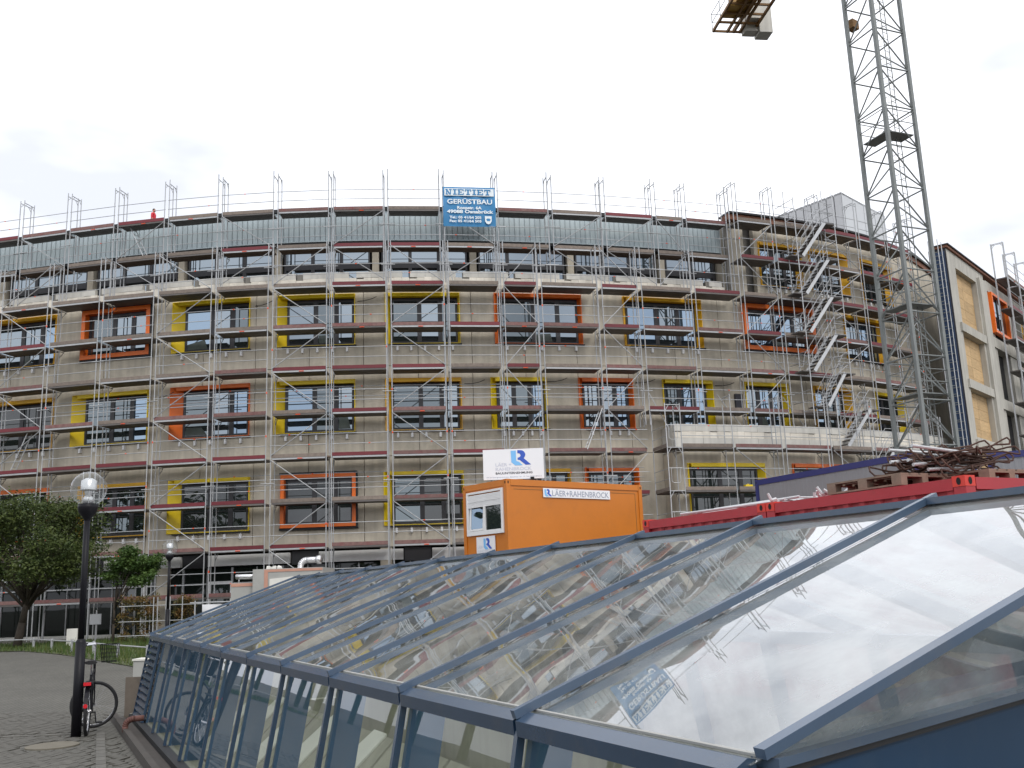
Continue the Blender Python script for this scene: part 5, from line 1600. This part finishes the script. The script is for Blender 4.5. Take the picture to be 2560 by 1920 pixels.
# ------------------------------------------------------------------ street lamps
def lamp(x, y, z0, h, label):
    t_ = thing('street_lamp', label, 'street lamp', (x, y, z0), 'globe street lamps on the plaza')
    mb = MB(); mb.tube((x, y, z0), (x, y, z0 + h * .345), .072, 14); mb.lathe([(.072, h * .345), (.06, h * .353), (.045, h * .357)], (x, y, z0), 14)
    add('base_sleeve', mb, 'black_paint', t_, True)
    mb = MB(); mb.tube((x, y, z0 + h * .35), (x, y, z0 + h * .82), .046, 14); add('pole', mb, 'black_paint', t_, True)
    mb = MB(); mb.lathe([(.046, h * .805), (.06, h * .815), (.13, h * .838), (.145, h * .855), (.145, h * .87), (.0, h * .87)], (x, y, z0), 20); add('collar', mb, 'black_paint', t_, True)
    zc = z0 + h * .87 + .232
    mb = MB(); prof = []
    for k in range(19):
        a = math.radians(-62 + 152 * k / 18); prof.append((.262 * math.cos(a) if k < 18 else .0, .262 * math.sin(a)))
    mb.lathe(prof, (x, y, zc), 32); add('globe', mb, 'lamp_glass', t_, True)
    mb = MB(); mb.lathe([(.0, -.25), (.075, -.25), (.075, -.16), (.05, -.13), (.0, -.13)], (x, y, zc + .02), 16); add('lamp_holder', mb, 'alu', t_, True)
    mb = MB(); mb.lathe([(.04, -.12), (.06, -.05), (.05, .0), (.0, .02)], (x, y, zc), 14); add('bulb', mb, 'alu', t_, True)
    mb = MB(); mb.lathe([(.115, -.02), (.115, .12), (.05, .16), (.0, .16)], (x, y, zc), 20); mb.lathe([(.115, -.02), (.0, .03)], (x, y, zc), 20); add('reflector', mb, 'alu', t_, True)
    for a in (0, 1, 2, 3):
        c, s_ = .085 * math.cos(a * 1.571 + .5), .085 * math.sin(a * 1.571 + .5)
        mb = MB(); mb.tube((x + c, y + s_, zc - .25), (x + c, y + s_, zc + .26), .006, 5); add('rod', mb, 'galv_bright', t_)
lamp(-6.52, 14.93, 0.0, 3.88, 'near black street lamp with clear globe head, bicycle leaning beside its foot')
lamp(-11.95, 34.0, .4, 3.55, 'farther small globe street lamp behind the little tree, by the plastered block')

# ------------------------------------------------------------------ bicycle seen from behind, front wheel turned
BK = thing('bicycle', 'black bicycle with front basket parked behind the lamp post, front wheel turned', 'bicycle', (-6.4, 15.4, 0))
rc = Vector((-6.40, 15.0, .35)); fc = Vector((-6.72, 15.98, .35))
hd = (fc - rc).normalized(); fd = Vector((.93, .37, 0)).normalized()      # rear heading; front wheel heading
def wheel(c, axis, name):
    mb = MB(); mb.torus(c, axis, .326, .026, 36, 7); w_ = add(name, mb, 'rubber', BK, True)
    mb = MB(); mb.torus(c, axis, .308, .011, 32, 5); add('rim', mb, 'chrome', w_, True)
    ax = Vector(axis).normalized(); a = ax.orthogonal().normalized(); b = ax.cross(a)
    mb = MB()
    for k in range(24):
        t = 2 * math.pi * k / 24; e = a * math.cos(t) + b * math.sin(t)
        mb.tube(c + ax * (.03 if k % 2 else -.03), c + e * .305, .0016, 3)
    add('spokes', mb, 'chrome', w_)
    mb = MB(); mb.tube(c - ax * .05, c + ax * .05, .025, 8); add('hub', mb, 'chrome', w_)
    return w_
sx = Vector((hd.y, -hd.x, 0))
wheel(rc, sx, 'rear_wheel'); fx = Vector((fd.y, -fd.x, 0)); wheel(fc, fx, 'front_wheel')
bb = rc + hd * .43 - Z * .06; st = rc + hd * .28 + Z * .5; hb = rc + hd * .82 + Z * .52; ht = rc + hd * .8 + Z * .68
mb = MB(); mb.tube(bb, st, .018, 8); mb.tube(bb, hb, .02, 8); mb.tube(st - Z * .05, hb + Z * .03, .016, 8)
for sg in (-1, 1):
    mb.tube(rc + sx * .06 * sg, bb + sx * .03 * sg, .01, 6); mb.tube(rc + sx * .06 * sg, st, .009, 6)
mb.tube(hb, ht, .02, 8); add('bicycle_frame', mb, 'black_paint', BK)
mb = MB(); cr_ = hb - Z * .02
for sg in (-1, 1): mb.path([cr_ + fx * .05 * sg, fc + fx * .055 * sg + Z * .2, fc + fx * .055 * sg], .011, 6)
mb.tube(cr_ - fx * .06, cr_ + fx * .06, .012, 6); add('fork', mb, 'black_paint', BK)
mb = MB(); mb.tube(st, st + Z * .16 - hd * .03, .013, 8); add('seat_post', mb, 'chrome', BK)
s0_ = st + Z * .17 - hd * .03
mb = MB()
ring = []
for q in range(7):
    y = -.14 + q * .045; wv = (.085, .095, .085, .055, .03, .022, .015)[q]
    ring.append([s0_ + hd * y + sx * wv * math.cos(t) + Z * (.03 * math.sin(t) + .01) for t in [2 * math.pi * k / 10 for k in range(10)]])
for r0_, r1_ in zip(ring[:-1], ring[1:]):
    for k in range(10): mb.quad(r0_[k], r0_[(k + 1) % 10], r1_[(k + 1) % 10], r1_[k])
mb.quad(*ring[0]); mb.quad(*ring[-1]); add('saddle', mb, 'rubber', BK, True)
stem = ht + Z * .22
mb = MB(); mb.tube(ht, stem, .013, 8); mb.path([stem - fx * .28 - fd * .12 + Z * .02, stem - fx * .2 + Z * .03, stem, stem + fx * .2 + Z * .03, stem + fx * .28 - fd * .12 + Z * .02], .012, 8); add('handlebar', mb, 'chrome', BK)
for sg in (-1, 1):
    mb = MB(); p = stem + fx * .28 * sg - fd * .12 + Z * .02; mb.tube(p, p - fd * .1, .018, 8); add('grip', mb, 'rubber', BK)
mb = MB(); bc = stem + fd * .21 - Z * .12
for z, k in ((-.13, .75), (-.06, .84), (.0, .9), (.06, .96), (.13, 1.0)):
    c4 = [bc + fd * a * .14 * k + fx * b * .18 * k + Z * z for a, b in ((-1, -1), (1, -1), (1, 1), (-1, 1))]
    mb.path(c4 + [c4[0]], .004 if abs(z) < .13 else .007, 4)
for q in range(11):
    for b in (-1, 1):
        a = -1 + .2 * q
        mb.tube(bc + fd * a * .14 + fx * b * .18 + Z * .13, bc + fd * a * .105 + fx * b * .135 - Z * .13, .0035, 4)
        mb.tube(bc + fd * b * .14 + fx * a * .18 + Z * .13, bc + fd * b * .105 + fx * a * .135 - Z * .13, .0035, 4)
        mb.tube(bc + fd * a * .105 + fx * -.135 - Z * .13, bc + fd * a * .105 + fx * .135 - Z * .13, .0035, 4)
add('basket', mb, 'black_paint', BK)
mb = MB(); mb.obox(rc, hd, sx, Z, (-.2, .3), (-.06, .06), (.39, .41)); mb.tube(rc + sx * .07, rc + sx * .06 + Z * .39 - hd * .1, .006, 4); mb.tube(rc - sx * .07, rc - sx * .06 + Z * .39 - hd * .1, .006, 4); add('luggage_rack', mb, 'black_paint', BK)
mb = MB(); mb.obox(rc, hd, sx, Z, (-.24, -.2), (-.05, .05), (.375, .42)); add('rear_light', mb, 'reflector', BK)
mb = MB(); mb.tube(rc - hd * .36 + Z * .1, rc - hd * .345 + Z * .1, .03, 10); add('rear_reflector', mb, 'reflector', BK)
mb = MB()
for q in range(9):
    t0, t1 = math.radians(20 + q * 15), math.radians(35 + q * 15)
    P_ = lambda t, s_: rc - hd * .365 * math.cos(t) + Z * .365 * math.sin(t) + sx * s_
    mb.quad(P_(t0, -.03), P_(t0, .03), P_(t1, .03), P_(t1, -.03))
add('mudguard', mb, 'black_paint', BK)
mb = MB(); mb.tube(bb - sx * .08, bb + sx * .08, .012, 6); mb.tube(bb + sx * .07, bb + sx * .08 - Z * .15 + hd * .06, .01, 6); mb.tube(bb - sx * .07, bb - sx * .08 + Z * .15 - hd * .06, .01, 6); mb.obox(bb, hd, sx, Z, (.03, .12), (.08, .17), (-.17, -.145)); mb.obox(bb, hd, sx, Z, (-.1, -.02), (-.17, -.08), (.14, .165)); add('crank', mb, 'rubber', BK)
mb = MB(); mb.tube(bb - sx * .06, bb - sx * .17 - Z * .28 - hd * .1, .008, 5); add('kickstand', mb, 'chrome', BK)

# ------------------------------------------------------------------ things on the plaza edge
t_ = thing('concrete_bin', 'pale square concrete box beside the louvred end of the glass roof', 'concrete box', (-7.75, 21, .04))
mb = MB(); mb.box((-7.98, -7.55), (20.8, 21.25), (.0, .72)); add('body', mb, 'plaster', t_)
mb = MB(); mb.box((-8.0, -7.53), (20.78, 21.27), (.722, .76)); add('lid', mb, 'plaster_white', t_)
mb = MB(); mb.obox(Vector((-6.64, 17.0, 0)), Vector((.97, -.1, 0)).normalized(), Vector((.1, .97, 0)).normalized(), Z, (0, .36), (0, .03), (0.0, .67))
tag(add('wooden_board', mb, 'oldboard'), 'weathered brown board standing upright against the louvred end of the skylight', 'board')
mb = MB(); pts = [Vector((-5.6, 14.75, .2)) + Vector((-.13 * math.sin(t), -.02, .05 + .0 + .1 * (math.cos(t) - 1))) for t in [k * math.pi / 2 / 6 for k in range(7)]]
mb.path([Vector((-5.48, 14.78, .25))] + pts + [pts[-1] - Z * .08], .042, 10)
tag(add('pipe_elbow', mb, 'elbow', None, True), 'small reddish pipe elbow at the foot of the skylight kerb', 'pipe')

# plastered block with ducts behind the glass roof
PB = thing('plastered_block', 'grey and white plastered block with pink edging and metal ducts beyond the skylight', 'concrete structure', (-7.2, 32, .4))
mb = MB(); mb.box((-8.55, -6.3), (32.0, 34.0), (.3, 2.82)); add('body', mb, 'plaster', PB)
mb = MB(); mb.box((-8.18, -6.31), (31.985, 31.998), (2.72, 2.8)); mb.box((-8.18, -8.06), (31.985, 31.998), (1.0, 2.72)); add('pink_edging', mb, 'plaster_pink', PB)
mb = MB(); mb.hexa([Vector(p) for p in ((-8.05, 31.97, .9), (-6.4, 31.97, .9), (-6.4, 31.998, .9), (-8.05, 31.998, .9), (-8.0, 31.97, 2.5), (-6.35, 31.97, 2.62), (-6.35, 31.998, 2.62), (-8.0, 31.998, 2.5))]); add('white_coat', mb, 'plaster_white', PB)
mb = MB(); mb.box((-9.3, -8.56), (32.2, 34.0), (.3, 2.42)); add('low_block', mb, 'plaster', PB)
mb = MB(); mb.box((-9.3, -8.57), (32.185, 32.198), (2.3, 2.4)); add('pink_edging', mb, 'plaster_pink', PB)
mb = MB(); c = Vector((-7.15, 32.6, 2.8))
pts = [c, c + Z * .08] + [c + Vector((.2 * (1 - math.cos(t)), 0, .08 + .2 * math.sin(t))) for t in [k * math.pi / 12 for k in range(1, 7)]] + [c + Vector((.55, 0, .28))]
mb.path(pts, .1, 12); mb.tube(c + Vector((.55, 0, .28)), c + Vector((.68, -.02, .28)), .14, 14); add('duct', mb, 'duct', PB, True)
mb = MB(); mb.tube((-9.2, 32.4, 2.62), (-8.5, 32.4, 2.6), .085, 12); mb.tube((-9.1, 32.4, 2.4), (-9.1, 32.4, 2.56), .02, 5); add('duct', mb, 'duct', PB, True)
for x in (-8.1, -7.95, -7.75):
    mb = MB(); mb.hexa([Vector((x + a * .07 + rnd.uniform(-.03, .03), 32.3 + b * .05, 2.82 + c_ * rnd.uniform(.05, .12))) for c_ in (0, 1) for a, b in ((-1, -1), (1, -1), (1, 1), (-1, 1))]); add('mortar_lump', mb, 'plaster_white', PB)
# tarpaulin on a mesh fence in front of it
TF = thing('mesh_fence', 'site fence with a white tarpaulin hung over it beside the plastered block', 'fence', (-9, 30, .35))
mb = MB()
for j in range(9):
    for i in range(17):
        x = -9.5 + 3.0 * i / 16; z = .7 + 1.08 * j / 8 - (.08 * math.sin(math.pi * min(1, max(0, (i - 3) / 4))) if j > 5 else 0)
        mb.v.append((x, 30.0 - .05 * math.sin(i * 1.7 + j) - .04 * math.sin(i * .6), z))
for j in range(8):
    for i in range(16):
        k = j * 17 + i; mb.f.append((k, k + 1, k + 18, k + 17))
add('tarpaulin', mb, 'tarp', TF, True)
for x in (-9.75, -8.1, -6.4):
    mb = MB(); mb.tube((x, 30.06, .33), (x, 30.06, 1.9), .022, 6); add('post', mb, 'galv', TF)
mb = MB(); mb.tube((-9.9, 30.06, 1.84), (-6.3, 30.06, 1.84), .018, 6); add('top_rail', mb, 'galv', TF)
# metal gate frames by the hedge
GF = thing('site_gate', 'bare steel tube gate frames between the hedge plants near the small lamp', 'gate', (-13.2, 36.5, .4))
for x in (-13.35, -13.2, -12.9, -12.75, -12.3):
    mb = MB(); mb.tube((x, 36.5, .38), (x, 36.5, 2.1), .02, 5); add('post', mb, 'galv', GF)
for z in (.75, 1.25, 1.8):
    mb = MB(); mb.tube((-14.6, 36.5, z), (-11.6, 36.5, z), .014, 5); add('rail', mb, 'galv', GF)
NB_ = thing('notice_board', 'small grey notice plate on a post in front of the shop windows', 'sign', (-17.0, 39.5, .4))
mb = MB(); mb.box((-16.95, -16.5), (39.5, 39.53), (1.15, 1.55)); add('plate', mb, 'clad', NB_)
mb = MB(); mb.tube((-16.72, 39.56, .38), (-16.72, 39.56, 1.7), .025, 6); add('post', mb, 'galv', NB_)
mb = MB(); mb.box((-17.15, -16.75), (38.0, 38.3), (.38, 1.05))
tag(add('white_box', mb, 'plaster_white'), 'small whitish utility box in the grass behind the lamp post', 'box')

# knee rail along the grass
KF = thing('knee_rail', 'low metal knee rail along the grass edge behind the bicycle', 'fence', (-15, 33.5, .35))
line = [Vector((-26, 36.9, 0)), Vector((-17.6, 36.4, 0)), Vector((-14.7, 33.0, 0)), Vector((-11.9, 29.8, 0)), Vector((-9.2, 27.2, 0))]
for a, b in zip(line[:-1], line[1:]):
    n = max(1, round((b - a).length / 2.2))
    za, zb = ground_z(a.x, a.y), ground_z(b.x, b.y)
    mb = MB(); mb.tube((a.x, a.y, za + .36), (b.x, b.y, zb + .36), .02, 6); add('rail', mb, 'galv', KF)
    for k in range(n):
        p = a.lerp(b, k / n); z = ground_z(p.x, p.y)
        mb = MB(); mb.tube((p.x, p.y, z - .05), (p.x, p.y, z + .42), .045, 6); add('post', mb, 'galv', KF)

# ------------------------------------------------------------------ plants
def leaves(mb, c, r, n, size, rg, squash=.8):
    for _ in range(n):
        while True:
            p = Vector((rg.uniform(-1, 1), rg.uniform(-1, 1), rg.uniform(-1, 1)))
            if p.length <= 1: break
        p = p * (.45 + .55 * rg.random())
        p = c + Vector((p.x * r, p.y * r, p.z * r * squash))
        a = Vector((rg.gauss(0, 1), rg.gauss(0, 1), rg.gauss(0, .6))).normalized()
        b = a.cross(Vector((rg.gauss(0, 1), rg.gauss(0, 1), rg.gauss(0, 1)))).normalized()
        s = size * rg.uniform(.6, 1.3)
        mb.quad(p - a * s, p - b * s * .42, p + a * s, p + b * s * .42)
def tree(name, label, base, trunk_h, lean, crown_c, crown_r, nb_, nl, size, m, seed, tr=.14):
    rg = random.Random(seed)
    t_ = thing(name, label, 'tree', base)
    b = Vector(base); top = b + Vector((lean[0], lean[1], trunk_h))
    mb = MB(); mb.tube(b, b.lerp(top, .5), tr * 1.15, 9, tr * .9); mb.tube(b.lerp(top, .5), top, tr * .9, 9, tr * .72)
    tips = []
    C_ = Vector(crown_c)
    for k in range(nb_):
        a = 2 * math.pi * (k + rg.random() * .6) / nb_
        el = rg.uniform(-.55, 1.25)
        d = Vector((math.cos(a) * math.cos(el) * crown_r[0], math.sin(a) * math.cos(el) * crown_r[1], math.sin(el) * crown_r[2]))
        e = C_ + d * rg.uniform(.62, .9)
        m_ = top.lerp(e, .5) + Vector((rg.uniform(-.2, .2), rg.uniform(-.2, .2), rg.uniform(.0, .35)))
        mb.tube(top - Z * rg.uniform(0, trunk_h * .25), m_, tr * .42, 6, tr * .24); mb.tube(m_, e, tr * .24, 5, tr * .08)
        tips += [e, m_.lerp(e, .55)]
        for q in range(2):
            f = e + Vector((rg.uniform(-.5, .5), rg.uniform(-.5, .5), rg.uniform(-.2, .4))) * crown_r[2] * .4
            mb.tube(m_.lerp(e, .6), f, tr * .12, 4, tr * .05); tips.append(f)
    add('trunk', mb, 'trunk', t_, True)
    lf = MB()
    for c in tips:
        leaves(lf, c, rg.uniform(.28, .46) * crown_r[2], int(nl / len(tips)), size, rg, .62)
    add('crown', lf, m, t_)
tree('broadleaf_tree', 'dark green spreading tree at the left edge behind the street lamp', (-19.3, 38.6, .38), 1.9, (.25, .1), (-18.9, 38.6, 4.05), (3.1, 2.6, 2.4), 36, 46000, .06, 'leaf_dark', 5, .15)
tree('young_tree', 'small bright green young tree between the two globe lamps', (-15.55, 38.4, .38), 1.55, (.0, 0), (-14.85, 38.4, 3.1), (1.05, 1.0, 1.1), 18, 9000, .06, 'leaf_light', 11, .05)
def climber(label, x0, x1, y, z0, z1, n, seed, cat='hedge'):
    rg = random.Random(seed); t_ = thing('climbing_plant', label, 'plant', ((x0 + x1) / 2, y, z0))
    mb = MB()
    for k in range(7):
        x = x0 + (x1 - x0) * (k + .5) / 7
        mb.path([Vector((x, y, z0)), Vector((x + rg.uniform(-.1, .1), y + .05, (z0 + z1) / 2)), Vector((x + rg.uniform(-.15, .15), y, z1 - .1))], .012, 4)
    add('stem', mb, 'trunk', t_)
    lf = MB()
    for k in range(n // 40):
        leaves(lf, Vector((rg.uniform(x0, x1), y + rg.uniform(-.15, .15), z0 + (z1 - z0) * rg.random() ** .6)), .26, 40, .05, rg)
    add('leaves', lf, 'leaf_brown', t_)
climber('autumn coloured climbing plant left of the small globe lamp', -15.0, -13.6, 37.6, .38, 2.1, 2600, 3)
climber('autumn coloured climbing plant right of the small globe lamp', -12.75, -12.0, 37.0, .38, 2.05, 1500, 4)
# grass strip
rg = random.Random(9)
gr = MB()
GP = [Vector((-30, 37.5)), Vector((-30, 42.5)), Vector((-10, 42)), Vector((-8.6, 29)), Vector((-9.2, 25.5)), Vector((-11.5, 28.2)), Vector((-14.6, 32)), Vector((-17.4, 35.2))]
GP3 = [Vector((p.x, p.y, 0)) for p in GP]
cnt = 0
while cnt < 15000:
    x, y = rg.uniform(-29, -8), rg.uniform(25, 42)
    if not inside(Vector((x, y, 0)), GP3): continue
    cnt += 1
    z = ground_z(x, y)
    h = rg.uniform(.06, .2) * (1.9 if (x > -17 and rg.random() < .4) else 1.0)
    a = rg.uniform(0, 6.28); w_ = .018
    d = Vector((math.cos(a), math.sin(a), 0)); tp = Vector((rg.uniform(-.08, .08), rg.uniform(-.08, .08), h))
    p = Vector((x, y, z - .01))
    gr.quad(p - d * w_, p + d * w_, p + tp)
for _ in range(900):                     # weeds along the kerb and in the joints near the lamp
    x = rg.uniform(-6.1, -4.2); y = 16.2 - (x + 6.3) * 2.03 + rg.uniform(-.5, .25)
    if not in_kerb(Vector((x, y, 0))): continue
    p = Vector((x, y, .0)); a = rg.uniform(0, 6.28); d = Vector((math.cos(a), math.sin(a), 0))
    gr.quad(p - d * .012, p + d * .012, p + Vector((rg.uniform(-.04, .04), rg.uniform(-.04, .04), rg.uniform(.03, .1))))
stuff(add('grass', gr, 'grass'))
mb = MB()
for i in range(1, len(GP) - 1):
    pass
tri = geometry.tessellate_polygon([GP3])
vv_ = [Vector((p.x, p.y, ground_z(p.x, p.y) + .02)) for p in GP3]
vs2, es2, fs2, _, _, _ = geometry.delaunay_2d_cdt([Vector((p.x, p.y)) for p in GP3] + [Vector((-29 + i * 1.0 + .01 * j, 25.5 + j * 1.0)) for i in range(21) for j in range(17)], [(i, (i + 1) % len(GP)) for i in range(len(GP))], [], 0, 1e-5)
mb.v = [(p.x, p.y, ground_z(p.x, p.y) + .022) for p in vs2]
mb.f = [tuple(f) for f in fs2 if inside(sum((Vector((vs2[i].x, vs2[i].y, 0)) for i in f), Vector()) / len(f), GP3)]
structure(add('lawn', mb, material('lawn_earth', (.06, .075, .025), .95, var=.3, vscale=2.0, dirt=(.1, .085, .055), dscale=.6, damt=.6)))
# mass of trees and low roofs on the near side of the square, behind the camera: seen only in the window glass
tl = MB(); rg = random.Random(21)
for k in range(80):
    c = Vector((-52 + k * 2.5 + rg.uniform(-.6, .6), -26 + rg.uniform(-3, 3), 0)) if k < 42 else Vector((-41 + rg.uniform(-2, 2), -22 + (k - 42) * 2.4, 0))
    h = rg.uniform(6.5, 9.5) * (1.5 if k >= 42 else 1)  # left row added out of view, raised to darken reflections in the skylight
    tl.tube(c, c + Z * h * .5, .2, 5)
    for q in range(7):
        leaves(tl, c + Vector((rg.uniform(-1.6, 1.6), rg.uniform(-1.2, 1.2), h * rg.uniform(.35, .95))), 1.5, 34, .45, rg)
stuff(add('treeline', tl, 'leaf_dark'))

# ------------------------------------------------------------------ person on the roof
PS = thing('person', 'person in a red top walking on the roof behind the scaffold rails', 'person', (-19.1, 50.0, 21.12))
def person(o, t_):
    V = [(0, 0, .95), (0, 0, 1.12), (.0, .0, 1.3), (.01, 0, 1.44), (.02, 0, 1.52),
         (0, .1, .9), (.04, .11, .5), (-.02, .11, .08), (.1, .11, .03),
         (0, -.1, .9), (-.04, -.11, .5), (-.14, -.11, .09), (-.02, -.11, .03),
         (0, .19, 1.4), (.0, .25, 1.14), (.12, .24, .93), (0, -.19, 1.4), (.0, -.25, 1.14), (.1, -.24, .92)]
    E_ = [(0, 1), (1, 2), (2, 3), (3, 4), (0, 5), (5, 6), (6, 7), (7, 8), (0, 9), (9, 10), (10, 11), (11, 12), (3, 13), (13, 14), (14, 15), (3, 16), (16, 17), (17, 18)]
    rad = [.15, .14, .16, .1, .055, .1, .07, .05, .04, .1, .07, .05, .04, .075, .05, .04, .075, .05, .04]
    me = bpy.data.meshes.new('body'); me.from_pydata([tuple(Vector(o) + Vector(v)) for v in V], E_, [])
    ob = bpy.data.objects.new('body', me); col.objects.link(ob)
    sk = ob.modifiers.new('skin', 'SKIN'); sub = ob.modifiers.new('sub', 'SUBSURF'); sub.levels = sub.render_levels = 1
    for i, r in enumerate(rad):
        me.skin_vertices[0].data[i].radius = (r, r)
    me.skin_vertices[0].data[0].use_root = True
    dg = bpy.context.evaluated_depsgraph_get()
    m2 = bpy.data.meshes.new_from_object(ob.evaluated_get(dg))
    bpy.data.objects.remove(ob)
    for m in ('skin', 'shirt', 'trousers'): m2.materials.append(M[m])
    for p in m2.polygons:
        z = p.center.z - o[2]; y = abs(p.center.y - o[1])
        p.material_index = 2 if z < .95 and y < .22 else (0 if z > 1.47 or (y > .2 and z < 1.1) else 1)
        p.use_smooth = True
    return link('body', m2, t_)
po_ = (-19.1, 50.0, 21.12)
person(po_, PS)
mb = MB(); hc = Vector(po_) + Vector((.03, 0, 1.63)); prof = []
for k in range(13):
    a = math.radians(-90 + 15 * k); prof.append((.078 * math.cos(a), .115 * math.sin(a)))
mb.lathe(prof, hc, 14); mb.tube(hc + Vector((.07, 0, -.01)), hc + Vector((.105, 0, -.025)), .016, 6); add('head', mb, 'skin', PS, True)
mb = MB(); prof = []
for k in range(8):
    a = math.radians(5 + 12 * k); prof.append((.085 * math.cos(a), .122 * math.sin(a)))
mb.lathe(prof, hc - Vector((.012, 0, 0)), 14); add('hair', mb, 'hair', PS, True)
